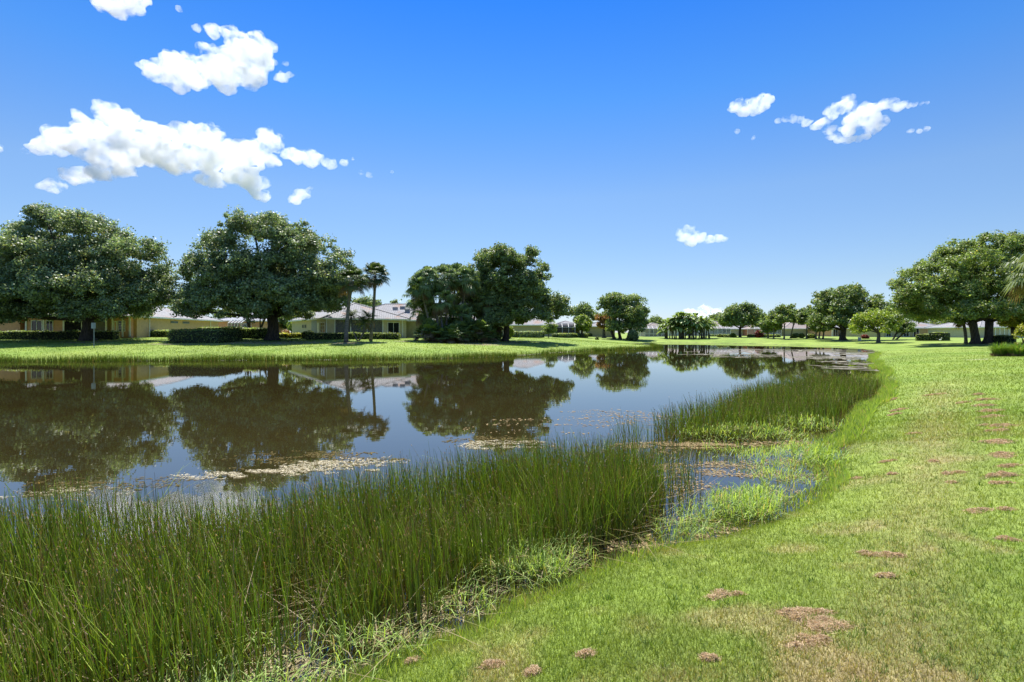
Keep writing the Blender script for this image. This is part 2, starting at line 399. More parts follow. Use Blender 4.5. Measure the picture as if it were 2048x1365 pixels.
def tree(name, base, l2, depth, kind, label, cat='tree', group=None, r0=.3, fork_py=None, rc=.8, nl=50, size=.26, seed=1, bark='bark', leafm=None, nlimb=7, cov=1.35, trunks=None, fork_px=None):
    Y = base[1]; t = thing(name, base, label, cat, group)
    lob = outline_lobes(l2, Y, depth, seed)
    crown_mesh('crown', lob, rc, nl, size, kind, seed, t, base, mat=leafm, cov=cov)
    r = rs(seed+7); L_ = np.array(lob); n = min(nlimb, len(L_)); pick = L_[r.permutation(len(L_))[:n]]
    px0 = (base[0]/Y)*F+1024
    for (bx, fx) in (trunks or [(px0, fork_px or px0)]):
        bb = at(bx, 0, Y); bb[2] = gz(bb[0], Y) if bx != px0 else base[2]
        bb = np.array([bb[0], Y, bb[2]])
        fk = at(fx, fork_py, Y)
        sel = sorted(pick.tolist(), key=lambda q: abs(q[0]-fk[0]))[:max(3, n//len(trunks or [1]))] if trunks else pick.tolist()
        o = trunk_mesh(bb, [q[:3] for q in sel], r0, fk, M[bark], t, seed=seed)
        o.location = bb-np.array(base)
    return t

# ------------------------------------------------------------------ palms
def fan_frond(az, el, pet, fl, r, droop=.35, n=18, w=.05):
    """one fan leaf: petiole then leaflets; returns V, Q"""
    d = np.array([math.cos(az)*math.cos(el), math.sin(az)*math.cos(el), math.sin(el)])
    side = np.array([-math.sin(az), math.cos(az), 0]); upv = np.cross(side, d)*-1
    if upv[2] < 0: upv = -upv
    P0 = np.zeros(3); P1 = d*pet*.5+np.array([0, 0, .04]); P2 = d*pet-np.array([0, 0, pet*.08])
    V = []; Q = []
    for a, b in ((P0, P1), (P1, P2)):
        k = len(V); V += [a-side*.025, a+side*.025, b+side*.018, b-side*.018]; Q.append([k, k+1, k+2, k+3])
    for i in range(n):
        ph = (i/(n-1)-.5)*2*1.75; L1 = fl*(1-.18*abs(ph)/1.75)*(.9+.2*r.rand())
        dir_ = d*math.cos(ph)+side*math.sin(ph)
        across = unit(-d*math.sin(ph)+side*math.cos(ph)); lift = upv*(.12*abs(math.sin(ph)))
        A = P2; B = A+(dir_+lift)*L1*.55; C = B+(dir_*.55+lift*.3+np.array([0, 0, -droop*(.7+.8*r.rand())]))*L1*.5
        k = len(V); ww = w*(.8+.4*r.rand())
        V += [A-across*ww*.3, A+across*ww*.3, B+across*ww, B-across*ww, C]
        Q.append([k, k+1, k+2, k+3]); Q.append([k+3, k+2, k+4, k+4])
    return np.array(V), Q
def pinnate_frond(az, el, ln, r, lf=.32, n=16, droop=.9, w=.025):
    side = np.array([-math.sin(az), math.cos(az), 0]); h = np.array([math.cos(az), math.sin(az), 0])
    V = []; Q = []; P = []; e = el; p = np.zeros(3); st = ln/n
    for i in range(n+1):
        P.append(p.copy()); p = p+(h*math.cos(e)+np.array([0, 0, math.sin(e)]))*st; e -= droop*1.6/n*(.5+i/n)
    for i in range(n):
        k = len(V); a, b = P[i], P[i+1]; V += [a-side*.02, a+side*.02, b+side*.015, b-side*.015]; Q.append([k, k+1, k+2, k+3])
        if i > 1:
            t = unit(b-a); l_ = lf*math.sin(PI*min(1, (i+1.5)/(n+1)))**.6
            for s in (-1, 1):
                dv = unit(side*s+t*.45+np.array([0, 0, -.25-.25*r.rand()])); k = len(V); c = a+dv*l_
                V += [a, a+t*w*2+dv*l_*.4, c, a-t*w+dv*l_*.4]; Q.append([k, k+1, k+2, k+3])
    return np.array(V), Q
def head_mesh(name, centers, kind, seed, parent, off, nf=28, pet=.9, fl=.95, style='fan', c1=(.04, .075, .02), c2=(.11, .15, .045), dead=.12, emin=-.9, droop=.35, w=.05):
    r = rs(seed); VV = []; QQ = []; CC = []; n0 = 0
    for ctr in centers:
        for i in range(nf):
            az = r.rand()*2*PI; u = (i+.5)/nf; el = emin+(1.45-emin)*(u**.9)
            if style == 'fan': V, Q = fan_frond(az, el, pet*(.8+.4*r.rand()), fl*(.85+.3*r.rand()), r, droop, w=w)
            else: V, Q = pinnate_frond(az, el, pet*(.8+.35*r.rand()), r, fl, droop=droop, w=w)
            VV.append(V+np.array(ctr)); QQ.append(np.array(Q)+n0); n0 += len(V)
            t = r.rand(); c = np.array(c1)*(1-t)+np.array(c2)*t
            if u < dead: c = np.array([.16, .11, .055])
            CC.append(np.tile(c, (len(V), 1)))
    Q = np.vstack(QQ); tri = Q[:, 2] == Q[:, 3]
    tri = Q[:, 3] == Q[:, 2]
    return mesh_np(name, np.vstack(VV)-np.asarray(off), [Q[~tri], Q[tri][:, :3]], M['palm'], np.vstack(CC), parent)
def palm(name, base, head, label, r0=.16, nf=30, pet=.9, fl=1., seed=0, group=None, cat='palm tree', boots=True, **kw):
    base = np.array(base, float); head = np.array(head, float)
    t = thing(name, base, label, cat, group)
    mb = MB(); n = 9; pts = []
    for i in range(n):
        u = i/(n-1); pts.append(base*(1-u)+head*u+np.array([math.sin(u*PI)*.12*(1 if seed % 2 else -1), 0, 0]))
    pts[0] = pts[0]-np.array([0, 0, .2])
    rad = [r0*1.45, r0*1.1]+[r0*(1-.12*i/n) for i in range(n-4)]+[r0*1.15, r0*1.3]
    mb.tube(pts, rad, 10); mb.build('trunk', M['bark_palm'], t, True, base)
    head_mesh('fronds', [head], 'x', seed, t, base, nf, pet, fl, **kw)
    return t
def bushy_palm(name, base, label, n_heads, h, spread, seed, group=None, **kw):
    t = thing(name, base, label, 'palm shrub', group); r = rs(seed); base = np.array(base); cs = []
    mb = MB()
    for i in range(n_heads):
        c = base+np.array([r.uniform(-spread, spread), r.uniform(-spread, spread)*.7, h*r.uniform(.3, 1)]); cs.append(c)
        b = base+np.array([(c-base)[0]*.6, (c-base)[1]*.6, -.1]); mb.tube([b, (b+c)/2+np.array([.04, 0, 0]), c], [.06, .05, .05], 6)
    mb.build('stems', M['bark_palm'], t, True, base)
    head_mesh('fronds', cs, 'x', seed, t, base, **kw)
    return t

# ------------------------------------------------------------------ hedges
def hedge(name, P0, P1, th, h, kind, label, seed, z0=None, size=.13, dens=55, group=None, cat='hedge', rnd=.35):
    """clipped hedge between two ground points"""
    P0 = np.array(P0, float)[:2]; P1 = np.array(P1, float)[:2]; u = P1-P0; ln = np.linalg.norm(u); u = u/ln; v = np.array([-u[1], u[0]])
    if v[1] < 0: v = -v
    mid = (P0+P1)/2; zb = gz(*mid) if z0 is None else z0
    r = rs(seed); area = 2*ln*h+ln*th+2*th*h; n = int(area*dens)
    q = rdir(n, r)
    # superellipsoid surface
    e = .30; sgn = np.sign(q); q = sgn*np.abs(q)**e if False else q/(np.abs(q)**8).sum(1, keepdims=True)**(1/8)
    # spread evenly along the length
    s = r.rand(n); face = r.choice(4, n, p=np.array([ln*h, ln*h*.4, ln*th, 2*th*h])/(ln*h*1.4+ln*th+2*th*h))
    a = (r.rand(n)-.5)*ln; b = (r.rand(n)-.5)*th; c = r.rand(n)*h; nn = np.zeros((n, 3))
    f = face == 0; b[f] = -th/2; nn[f] = [0, -1, 0.2]
    f = face == 1; b[f] = th/2; nn[f] = [0, 1, 0.2]
    f = face == 2; c[f] = h; nn[f] = [0, 0, 1]
    f = face == 3; a[f] = np.where(r.rand(f.sum()) < .5, -ln/2, ln/2); nn[f, 0] = np.sign(a[f]); 
    # round the corners
    k = min(rnd, h*.45, th*.45)
    ea = np.clip(np.abs(a)-(ln/2-k), 0, None); eb = np.clip(np.abs(b)-(th/2-k), 0, None); ec = np.clip(c-(h-k), 0, None)
    le = np.sqrt(ea**2+eb**2+ec**2)+1e-6; sc = np.where(le > k, k/le, 1)
    a = np.sign(a)*(np.abs(a)-ea*(1-sc)); b = np.sign(b)*(np.abs(b)-eb*(1-sc)); c = c-ec*(1-sc)
    wob = (vnoise(a+mid[0]*3, c*2+b, .9, seed)-.5)*.22
    W = lambda a, b, c: np.stack([mid[0]+a*u[0]+b*v[0], mid[1]+a*u[1]+b*v[1], zb+c], 1)
    nw = np.stack([nn[:, 0]*u[0]+nn[:, 1]*v[0], nn[:, 0]*u[1]+nn[:, 1]*v[1], nn[:, 2]], 1)
    P = W(a, b, c)+unit(nw)*(wob+(r.rand(n)-.7)*.14)[:, None]
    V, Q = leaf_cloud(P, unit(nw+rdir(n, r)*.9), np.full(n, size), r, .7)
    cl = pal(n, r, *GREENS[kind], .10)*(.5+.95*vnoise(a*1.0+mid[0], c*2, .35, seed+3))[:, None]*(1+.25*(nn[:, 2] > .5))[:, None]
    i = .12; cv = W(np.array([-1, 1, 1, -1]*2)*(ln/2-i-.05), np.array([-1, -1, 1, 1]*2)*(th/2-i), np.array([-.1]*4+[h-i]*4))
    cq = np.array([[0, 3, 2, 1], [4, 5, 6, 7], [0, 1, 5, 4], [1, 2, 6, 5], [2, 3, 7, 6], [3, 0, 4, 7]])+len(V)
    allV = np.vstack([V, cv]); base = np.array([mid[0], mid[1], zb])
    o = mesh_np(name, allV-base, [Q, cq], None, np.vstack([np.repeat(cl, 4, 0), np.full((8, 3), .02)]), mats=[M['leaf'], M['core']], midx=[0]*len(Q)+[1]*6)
    o.location = base
    return tag(o, label, cat, group)
def bush(name, px, py, wpx, hpx, kind, label, seed, group=None, cat='shrub', size=.16, base=None, nl=26):
    b = gp(px, py) if base is None else base; Y = b[1]; R = wpx/2/F*Y; H = hpx/F*Y; r = rs(seed)
    lob = [(b[0]+r.uniform(-.4, .4)*R, Y+r.uniform(-.4, .4)*R, b[2]+H*r.uniform(.35, .62), R*.66, R*.66, H*.42) for _ in range(5)]
    t = thing(name, b, label, cat, group)
    crown_mesh('foliage', lob, max(.22, R*.28), nl, size, kind, seed, t, b, cull=.5, cov=1.0)
    mb = MB(); B = np.array(b)
    for q in lob: mb.tube([B-np.array([0, 0, .1]), (B+np.array(q[:3]))/2+np.array([.05, 0, -.1]), np.array(q[:3])], [.05, .035, .015], 5)
    mb.build('stems', M['bark'], t, True, B)
    return t
# ------------------------------------------------------------------ ground sheet
for (px, py, rx, ry) in ((545, 686, 6, 3.2), (716, 686, 3.4, 1.2), (692, 688, 1.6, 1), (900, 687, 6.5, 2.2), (960, 687, 4, 1.8), (1008, 686, 3.2, 1.6), (175, 685, 3, 1.2), (1686, 682, 2.5, 1.2), (1975, 690, 2.5, 1.2), (385, 689, 5, 1.)):
    q = gp(px, py); patchmix(q[0], q[1], rx, ry, (.20, .155, .11), .85, int(px))
q = gp(1962, 719); patchmix(q[0], q[1], 1.5, .35, (.5, .45, .33), .9, 5)
lawn = mesh_np('lawn', np.stack([GX.ravel(), GY.ravel(), GZ.ravel()], 1), GQ, M['turf'], gcol, smooth=True)
tag(lawn, 'gently sloping mown lawn around the pond', None, None, 'structure')

# ------------------------------------------------------------------ houses
def hip_roof(root, A, u, n, w, d, ze, pitch, mat, oh=.5, vents=()):
    """A front-left wall corner, u along the front, n inward"""
    A = np.array(A, float)[:2]; u = np.array(u, float); n = np.array(n, float)
    A = A-(u+n)*oh; w += 2*oh; d += 2*oh; k = math.tan(pitch)
    P = lambda a, b, z: np.array([A[0]+u[0]*a+n[0]*b, A[1]+u[1]*a+n[1]*b, z])
    h = min(w, d)/2; zr = ze+h*k
    if w >= d: R = [P(h, h, zr), P(w-h, h, zr)]
    else: R = [P(h, h, zr), P(h, d-h, zr)]
    c = [P(0, 0, ze), P(w, 0, ze), P(w, d, ze), P(0, d, ze)]; sl = h/math.cos(pitch)
    if w >= d:
        faces = [([c[0], c[1], R[1], R[0]], [(0, 0), (w, 0), (w-h, sl), (h, sl)]), ([c[1], c[2], R[1]], [(0, 0), (d, 0), (h, sl)]),
                 ([c[2], c[3], R[0], R[1]], [(0, 0), (w, 0), (w-h, sl), (h, sl)]), ([c[3], c[0], R[0]], [(0, 0), (d, 0), (h, sl)])]
    else:
        faces = [([c[0], c[1], R[0]], [(0, 0), (w, 0), (h, sl)]), ([c[1], c[2], R[1], R[0]], [(0, 0), (d, 0), (d-h, sl), (h, sl)]),
                 ([c[2], c[3], R[1]], [(0, 0), (w, 0), (h, sl)]), ([c[3], c[0], R[0], R[1]], [(0, 0), (d, 0), (d-h, sl), (h, sl)])]
    mb = MB(); uv = []
    for vs, us in faces:
        if len(vs) == 4: mb.add(vs, [[0, 1, 2, 3]])
        else: mb.add(vs, None, [[0, 1, 2]])
        uv += us
    V = np.vstack(mb.v); off = np.array(root.location)
    ro = mesh_np('roof', V-off, [x for x in [np.vstack(mb.q) if mb.q else [], np.vstack(mb.t) if mb.t else []] if len(x)], mat, uv=uv, parent=root)
    f = MB(); t3 = lambda v: np.array([v[0], v[1], 0])
    U, W = t3(u), t3(n)
    f.box(P(0, 0, ze-.2), U*w, W*.05, [0, 0, .19]); f.box(P(0, d-.05, ze-.2), U*w, W*.05, [0, 0, .19])
    f.box(P(0, .05, ze-.2), U*.05, W*(d-.1), [0, 0, .19]); f.box(P(w-.05, .05, ze-.2), U*.05, W*(d-.1), [0, 0, .19])
    f.box(P(.06, .06, ze-.17), U*(w-.12), W*(d-.12), [0, 0, .03])
    f.build('fascia', M['white'], ro, off=off)
    rc = MB()
    for q in ([(c[0], R[0]), (c[1], R[1] if w >= d else R[0]), (c[2], R[1]), (c[3], R[0] if w >= d else R[1]), (R[0], R[1])]):
        rc.tube([q[0]+np.array([0, 0, .03]), q[1]+np.array([0, 0, .03])], [.09, .09], 6)
    rc.build('ridge_cap', mat if False else M['tile_cap'], ro, off=off)
    for (a, b) in vents:
        mbv = MB(); p = P(a, b, ze+min(b, d-b)*k); mbv.box(p+np.array([-.35, -.25, -.1]), [.7, 0, 0], [0, .5, 0], [0, 0, .45]); mbv.box(p+np.array([-.4, -.3, .35]), [.8, 0, 0], [0, .6, 0], [0, 0, .06])
        mbv.build('roof_vent', M['grey'], ro, off=off)
    return ro
M['tile_cap'] = plain('ridge_tile', (.29, .27, .26), .6)
class Face:
    """one facade: origin P0, unit u along it, n outward"""
    def __init__(s, root, P0, u, n, zg):
        s.root = root; s.P = np.array([P0[0], P0[1], zg]); s.u = np.array([u[0], u[1], 0.]); s.n = np.array([n[0], n[1], 0.]); s.off = np.array(root.location); s.zg = zg
    def t(s, px):
        k = (px-1024)/F; return (k*s.P[1]-s.P[0])/(s.u[0]-k*s.u[1])
    def pt(s, t, z, o=0): return s.P+s.u*t+np.array([0, 0, z])+s.n*o
    def slab(s, name, t0, t1, z0, z1, mat, o=.0, th=.04, parent=None):
        if t1 < t0: t0, t1 = t1, t0
        mb = MB(); mb.box(s.pt(t0, z0, o), s.u*(t1-t0), -s.n*-th, [0, 0, z1-z0]); return mb.build(name, mat, parent or s.root, off=s.off)
    def window(s, t0, t1, z0, z1, o=0., name='window', bars=(1, 0), mat='glass', frame='white', fw=.07):
        if t1 < t0: t0, t1 = t1, t0
        f = MB(); U = s.u
        for a, b, c, d in ((t0, t1, z0, z0+fw), (t0, t1, z1-fw, z1), (t0, t0+fw, z0+fw, z1-fw), (t1-fw, t1, z0+fw, z1-fw)):
            f.box(s.pt(a, c, o+.01), U*(b-a), s.n*.07, [0, 0, d-c])
        for i in range(bars[0]):
            x = t0+(t1-t0)*(i+1)/(bars[0]+1); f.box(s.pt(x-.025, z0+fw, o+.015), U*.05, s.n*.05, [0, 0, z1-z0-2*fw])
        for i in range(bars[1]):
            z = z0+(z1-z0)*(i+1)/(bars[1]+1); f.box(s.pt(t0+fw, z-.02, o+.018), U*(t1-t0-2*fw), s.n*.04, [0, 0, .04])
        fo = f.build(name, M[frame], s.root, off=s.off)
        p = MB(); p.box(s.pt(t0+fw*.5, z0+fw*.5, o+.004), U*(t1-t0-fw), s.n*.02, [0, 0, z1-z0-fw]); p.build('pane', M[mat], fo, off=s.off)
        return fo
def house(loc_zg, P0, u, w, d, eh, mat, roofmat, pitch, label, recess=(), vents=(), root=None, group=None):
    u = np.array(u, float); u /= np.linalg.norm(u); n = np.array([-u[1], u[0]])    # inward
    if n[1] < 0: n = -n
    zg = loc_zg
    if root is None: root = thing('house', (P0[0], P0[1], zg), label, 'house', group)
    off = np.array(root.location)
    Pn = lambda a, b: np.array([P0[0]+u[0]*a+n[0]*b, P0[1]+u[1]*a+n[1]*b])
    path = [(0, 0)]
    for (a, b, r_) in recess: path += [(a, 0), (a, r_), (b, r_), (b, 0)]
    path += [(w, 0), (w, d), (0, d)]
    mb = MB()
    for i in range(len(path)):
        a = Pn(*path[i]); b = Pn(*path[(i+1) % len(path)])
        mb.add([(a[0], a[1], zg-.4), (b[0], b[1], zg-.4), (b[0], b[1], zg+eh-.17), (a[0], a[1], zg+eh-.17)], [[0, 1, 2, 3]])
    mb.build('wall', mat, root, off=off)
    hip_roof(root, P0, u, n, w, d, zg+eh, pitch, roofmat, vents=vents)
    return root, Face(root, P0, u, -n, zg), Face(root, Pn(w, 0), n, u, zg)
R_ = math.radians
# --- left house: long front wing and a side wing running away
ua = np.array([.986, .165]); sa = np.array([-.165, .986]); A0 = np.array([-51.7, 69.5]); zgA = 1.66
P0 = A0-34*ua
fA0 = Face(bpy.data.objects.new('tmp', None), P0, ua, (.165, -.986), zgA)
ra = fA0.t(127); rb = fA0.t(226)
rootA, fA, _ = house(zgA, P0, ua, 34, 12, 2.9, M['peach'], M['tile'], R_(19), 'peach and tan house with pale tiled roof behind the leftmost oak', recess=[(fA0.t(40), fA0.t(52), 1.2), (ra, rb, 2.2)], vents=[(22, 4)])
_, _, fA2 = house(zgA, A0-9.6*ua+.6*sa, ua, 10, 28, 2.87, M['tan'], M['tile'], R_(20), '', root=rootA)
g = lambda p: fA.t(p)
for a, b in ((63, 85), (92, 107)): fA.window(g(a), g(b), .1, 2.2, name='sliding_door', bars=(1, 0))
fA.window(g(40)+.1, g(52)-.1, .1, 2.2, o=-1.2, name='sliding_door', frame='grey')
fA.window(ra+1.2, ra+3.2, .1, 2.2, o=-2.2, name='sliding_door', bars=(1, 0)); fA.window(g(190), g(211), .1, 2.25, o=-2.2, name='sliding_door', bars=(1, 0))
fA.window(g(236), g(251), .75, 2.2, bars=(1, 3)); 
for p in (53, 88, 128, 165, 213, 226, 246, 260): fA.slab('post', g(p)-.09, g(p)+.09, 0, 2.72, M['white'], .005, .12)
dr = fA.slab('door', g(228), g(234.5), .02, 2.15, M['white'], .01, .06); fA.slab('door_screen', g(228)+.12, g(234.5)-.12, .9, 2.0, M['peach'], .075, .015, dr)
mb = MB(); c = fA.pt(g(220), 1.55, -2.15); th = np.linspace(0, 2*PI, 25); mb.tube([c+fA.u*math.cos(t)*.3+np.array([0, 0, math.sin(t)*.3]) for t in th], [.05]*25, 6, False); mb.build('wall_clock_ring', M['galv'], rootA, off=fA.off)
fA.slab('screen_panel', ra+.15, g(165)-.1, .05, 2.7, M['screen'], .03, .01); fA.slab('screen_panel', g(165)+.1, g(213)-.1, .05, 2.7, M['screen_light'], .03, .01)
for a, b in ((341, 355), (365, 378)): fA2.window(fA2.t(a), fA2.t(b), 2.05, 2.4, name='vent', frame='galv', bars=(0, 2), mat='dark')
fA2.slab('downspout', fA2.t(298)-.06, fA2.t(298)+.06, 0, 2.7, M['white'], .01, .1)
fA2.slab('downspout', fA2.t(420), fA2.t(420)+.12, 0, 2.7, M['white'], .01, .1)

def cage(root, X0, X1, Y0, dep, zg, h, rise, nm='screen_enclosure', nb=4, smat='screen_light', zdoor=None):
    """aluminium pool cage: framed panels with a mansard top"""
    off = np.array(root.location); mb = MB(); W = X1-X0
    pan = MB()
    xs = np.linspace(X0, X1, nb+1)
    for x in xs:
        mb.bar((x, Y0, zg), (x, Y0, zg+h), .05); mb.bar((x, Y0, zg+h), (x, Y0+dep*.35, zg+h+rise), .05); mb.bar((x, Y0+dep*.35, zg+h+rise), (x, Y0+dep, zg+h+rise), .05)
    for y, z in ((Y0, zg+.05), (Y0, zg+h*.36), (Y0, zg+h), (Y0+dep*.35, zg+h+rise)): mb.bar((X0, y, z), (X1, y, z), .05)
    for x in (X0, X1): mb.bar((x, Y0+dep, zg), (x, Y0+dep, zg+h), .05); mb.bar((x, Y0, zg+h), (x, Y0+dep, zg+h), .05)
    pan.add([(X0, Y0+.03, zg), (X1, Y0+.03, zg), (X1, Y0+.03, zg+h), (X0, Y0+.03, zg+h)], [[0, 1, 2, 3]])
    pan.add([(X0, Y0, zg+h+.02), (X1, Y0, zg+h+.02), (X1, Y0+dep*.35, zg+h+rise), (X0, Y0+dep*.35, zg+h+rise)], [[0, 1, 2, 3]])
    pan.add([(X0, Y0, zg), (X0, Y0+dep, zg), (X0, Y0+dep, zg+h), (X0, Y0, zg+h)], [[0, 1, 2, 3]]); pan.add([(X1, Y0, zg), (X1, Y0+dep, zg), (X1, Y0+dep, zg+h), (X1, Y0, zg+h)], [[0, 1, 2, 3]])
    f = mb.build(nm, M['white'], root, off=off); pan.build('mesh_panel', M[smat], f, off=off); return f

def px_house(px0, px1, Y, eave_py, d, pitch, mat, roofmat, label, zg=None, vents=(), ang=0, recess=()):
    X0 = (px0-1024)/F*Y; X1 = (px1-1024)/F*Y; zg = gz((X0+X1)/2, Y) if zg is None else zg
    ze = CAMZ-(eave_py-HZ)/F*Y; eh = max(2.4, ze-zg)
    u = (math.cos(ang), math.sin(ang))
    rt, f, f2 = house(zg, (X0, Y), u, X1-X0, d, eh, M[mat], M[roofmat], R_(pitch), label, vents=vents, recess=recess)
    f.eh = eh; return rt, f, f2
# --- house seen beyond the second oak
rt, f, _ = px_house(433, 527, 104, 641.5, 12, 17, 'peach', 'tile_grey', 'peach house with grey roof and screened porch seen between the two big oaks')
cage(rt, (456-1024)/F*100, (482-1024)/F*100, 100, 4, f.zg, 2.3, .6, nb=4, smat='screen_light')
f.window(f.t(486), f.t(494), .8, 2.1)
# --- centre-left house with the skylights
ub = np.array([.816, .578]); sb = np.array([-.578, .816]); P1 = np.array([-24.9, 68.5]); zgB = 1.55
rootB, fB, _ = house(zgB, P1, ub, 11.5, 20, 2.68, M['cream'], M['tile'], R_(21), 'cream house with broad pale tiled roof behind the long hedge and two palms', recess=[(1.2, 7.9, 1.6)])
fBs = Face(rootB, P1, sb, -ub, zgB)
house(zgB, (-29.5, 84), (1, 0), 24, 14, 2.72, M['cream'], M['tile'], R_(22), '', root=rootB)
_, fW, _ = house(zgB, (-18.6, 76.2), (.985, .17), 11.5, 13, 2.6, M['olive'], M['tile'], R_(21.5), '', root=rootB, vents=[(1.5, 4.2), (2.6, 4.6), (3.4, 3.3)])
g = fB.t
fB.window(1.6, 5.6, .1, 2.2, o=-1.6, name='sliding_door', bars=(2, 0)); fB.window(6.0, 7.5, .1, 2.2, o=-1.6, name='sliding_door')
fB.slab('screen_panel', 1.25, 7.85, .05, 2.45, M['screen_light'], -.02, .01)
for t_ in (.05, 1.15, 3.3, 5.6, 7.9, 10.9): fB.slab('post', t_-.06, t_+.06, 0, 2.5, M['white'], .005, .09)
fB.window(8.6, 10.4, .3, 2.2, bars=(1, 0))
fBs.window(.3, 2.6, .7, 2.1, bars=(1, 2)); fBs.slab('door', 3.2, 4.2, .02, 2.1, M['white'], .01, .05); fBs.slab('screen_panel', 4.5, 7.4, .1, 2.45, M['grey'], .01, .02)
fBs.window(10.5, 11.3, 1.4, 1.9, name='vent', frame='galv', bars=(0, 1), mat='dark'); fBs.window(12, 12.8, 1.4, 1.9, name='vent', frame='galv', bars=(0, 1), mat='dark')
fW.slab('downspout', .25, .37, 0, 2.45, M['white'], .01, .1)
# --- farther houses
rt, f, _ = px_house(985, 1112, 120, 650, 13, 19, 'olive', 'tile', 'olive walled house with pale roof behind the tall tree at centre')
rt2, f, _ = px_house(1108, 1160, 126, 651, 12, 17, 'olive', 'tile', 'low house with white porch posts behind the small round tree')
cage(rt2, (1112-1024)/F*122, (1150-1024)/F*122, 122, 3.8, f.zg, 2.3, .9, nb=3, smat='screen')
rt, f, _ = px_house(1172, 1230, 138, 653, 12, 15, 'olive', 'tile', 'distant olive house left of the broad round tree')
rt, f, _ = px_house(1289, 1336, 150, 657, 11, 22, 'cream', 'tile_pink', 'small cream house with pinkish roof right of the broad round tree')
f.window(f.t(1302), f.t(1307), .9, 2.0); f.window(f.t(1317), f.t(1330), .1, 2.1, name='sliding_door', bars=(2, 0))
cage(rt, (1290-1024)/F*145, (1332-1024)/F*145, 145, 5, f.zg, 2.2, .9, nb=5, smat='screen_light')
rt, f, _ = px_house(1352, 1478, 176, 657.5, 17, 22, 'pwhite', 'tile_pink', 'white house with wide pale pink roof behind the white flowering bare tree')
cage(rt, (1402-1024)/F*168, (1461-1024)/F*168, 168, 7.5, f.zg, 2.4, 1.2, nb=7, smat='screen_light')
rt, f, _ = px_house(1459, 1503, 172, 658.5, 12, 18, 'cream', 'tile', 'cream house with white roof behind the dark round tree')
f.window(f.t(1491), f.t(1500), .1, 2.2, name='sliding_door')
rt, f, _ = px_house(1506, 1566, 165, 659, 12, 19, 'coral', 'tile_pink', 'coral pink house with grey screened porch across the pond')
f.window(f.t(1541), f.t(1560), .1, 2.1, name='sliding_door', bars=(3, 0)); f.window(f.t(1512), f.t(1520), .9, 2., bars=(1, 0))
cage(rt, (1510-1024)/F*160, (1563-1024)/F*160, 160, 5, f.zg, 2.3, 1.0, nb=6, smat='screen_light')
rt, f, _ = px_house(1568, 1684, 160, 658.5, 17, 22, 'olive', 'tile_pink', 'long sage walled house with broad pinkish roof across the pond')
f.window(f.t(1658), f.t(1672), .1, 2.2, name='sliding_door', bars=(2, 0))
rt, f, _ = px_house(1664, 1768, 148, 658.5, 14, 18, 'peach', 'tile', 'peach house with white porch behind the big oak across the pond', recess=[(1.2, 7.5, 2)])
for a, b in ((1666, 1676), (1682, 1692), (1702, 1708), (1716, 1724)): f.window(f.t(a), f.t(b), .1, 2.2, name='sliding_door')
for a in (1664, 1680, 1696, 1712): f.slab('post', f.t(a)-.1, f.t(a)+.1, 0, 2.4, M['white'], .02, .1)
rt, f, _ = px_house(1768, 1892, 128, 657.5, 15, 19, 'olive', 'tile', 'olive house with pale roof behind the paired clipped hedges on the right')
for a, b in ((1772, 1782), (1806, 1818), (1826, 1838)): f.window(f.t(a), f.t(b), .1, 2.2, name='sliding_door', bars=(1, 0))
rt, f, _ = px_house(1960, 2075, 112, 656, 14, 17, 'cream', 'tile', 'cream house glimpsed between the right oak trunk and the golden shrub')
for a in range(1990, 2050, 9): f.slab('post', f.t(a)-.07, f.t(a)+.07, 0, 2.5, M['white'], .02, .1)

# ------------------------------------------------------------------ trees
big = dict(bark='bark')
def bt(name, px, py, l2, depth, kind, label, **k): return tree(name, gp(px, py), l2, depth, kind, label, **k)
bt('oak_tree', 175, 682, [(105,438,28),(165,448,32),(215,468,32),(60,470,26),(10,492,28),(-40,510,40),(300,497,24),(322,532,20),(250,515,36),(180,505,42),(110,505,46),(40,540,46),(-35,570,50),(312,585,28),(270,570,36),(200,565,46),(120,555,50),(50,600,36),(0,600,40),(170,600,34),(240,618,26),(290,612,26),(322,592,20),(60,620,22),(15,624,22),(-50,620,36),(135,622,20),(345,600,9),(300,560,26),(215,545,34),(90,575,30),(82,425,14),(35,455,14)],
   8.5, 'oak', 'massive dark live oak at far left behind the back of a metal sign', r0=.62, fork_py=632, rc=.72, nl=58, size=.24, seed=11, leafm=M['leaf_oak'], nlimb=11)
bt('oak_tree', 545, 681, [(490,445,25),(545,452,32),(600,476,34),(645,498,32),(682,520,24),(695,560,26),(450,468,24),(428,498,20),(460,518,42),(520,515,46),(580,535,46),(640,555,42),(393,530,22),(368,552,16),(385,588,28),(358,612,16),(398,616,22),(430,575,38),(480,588,42),(540,598,42),(600,588,40),(650,585,32),(680,600,22),(470,620,20),(525,622,20),(565,618,20),(635,605,22),(435,612,18),(715,560,10),(418,478,10),(560,568,36),(500,558,34),(450,548,30),(612,570,32),(520,585,30)],
   8.5, 'oak', 'massive domed dark oak with flared trunk between the two near houses', r0=.66, fork_py=628, rc=.72, nl=58, size=.24, seed=12, leafm=M['leaf_oak'], nlimb=11)
bt('oak_tree', 1010, 683, [(975,517,24),(1010,512,22),(1055,520,24),(1078,548,22),(955,545,20),(1000,558,38),(1048,568,36),(1078,590,22),(970,590,32),(1018,608,32),(1060,618,28),(1096,612,18),(1120,606,15),(1137,622,12),(938,568,16),(1105,632,12),(980,630,22),(1040,636,16),(1128,596,8),(990,500,10),(1070,505,10),(950,612,24),(965,638,18),(940,590,18),(1000,638,15)],
   6, 'oak2', 'tall dark oak rising above the palm thicket at centre', r0=.42, fork_py=635, fork_px=1016, rc=.6, nl=50, size=.24, seed=13, leafm=M['leaf_oak'], nlimb=10)
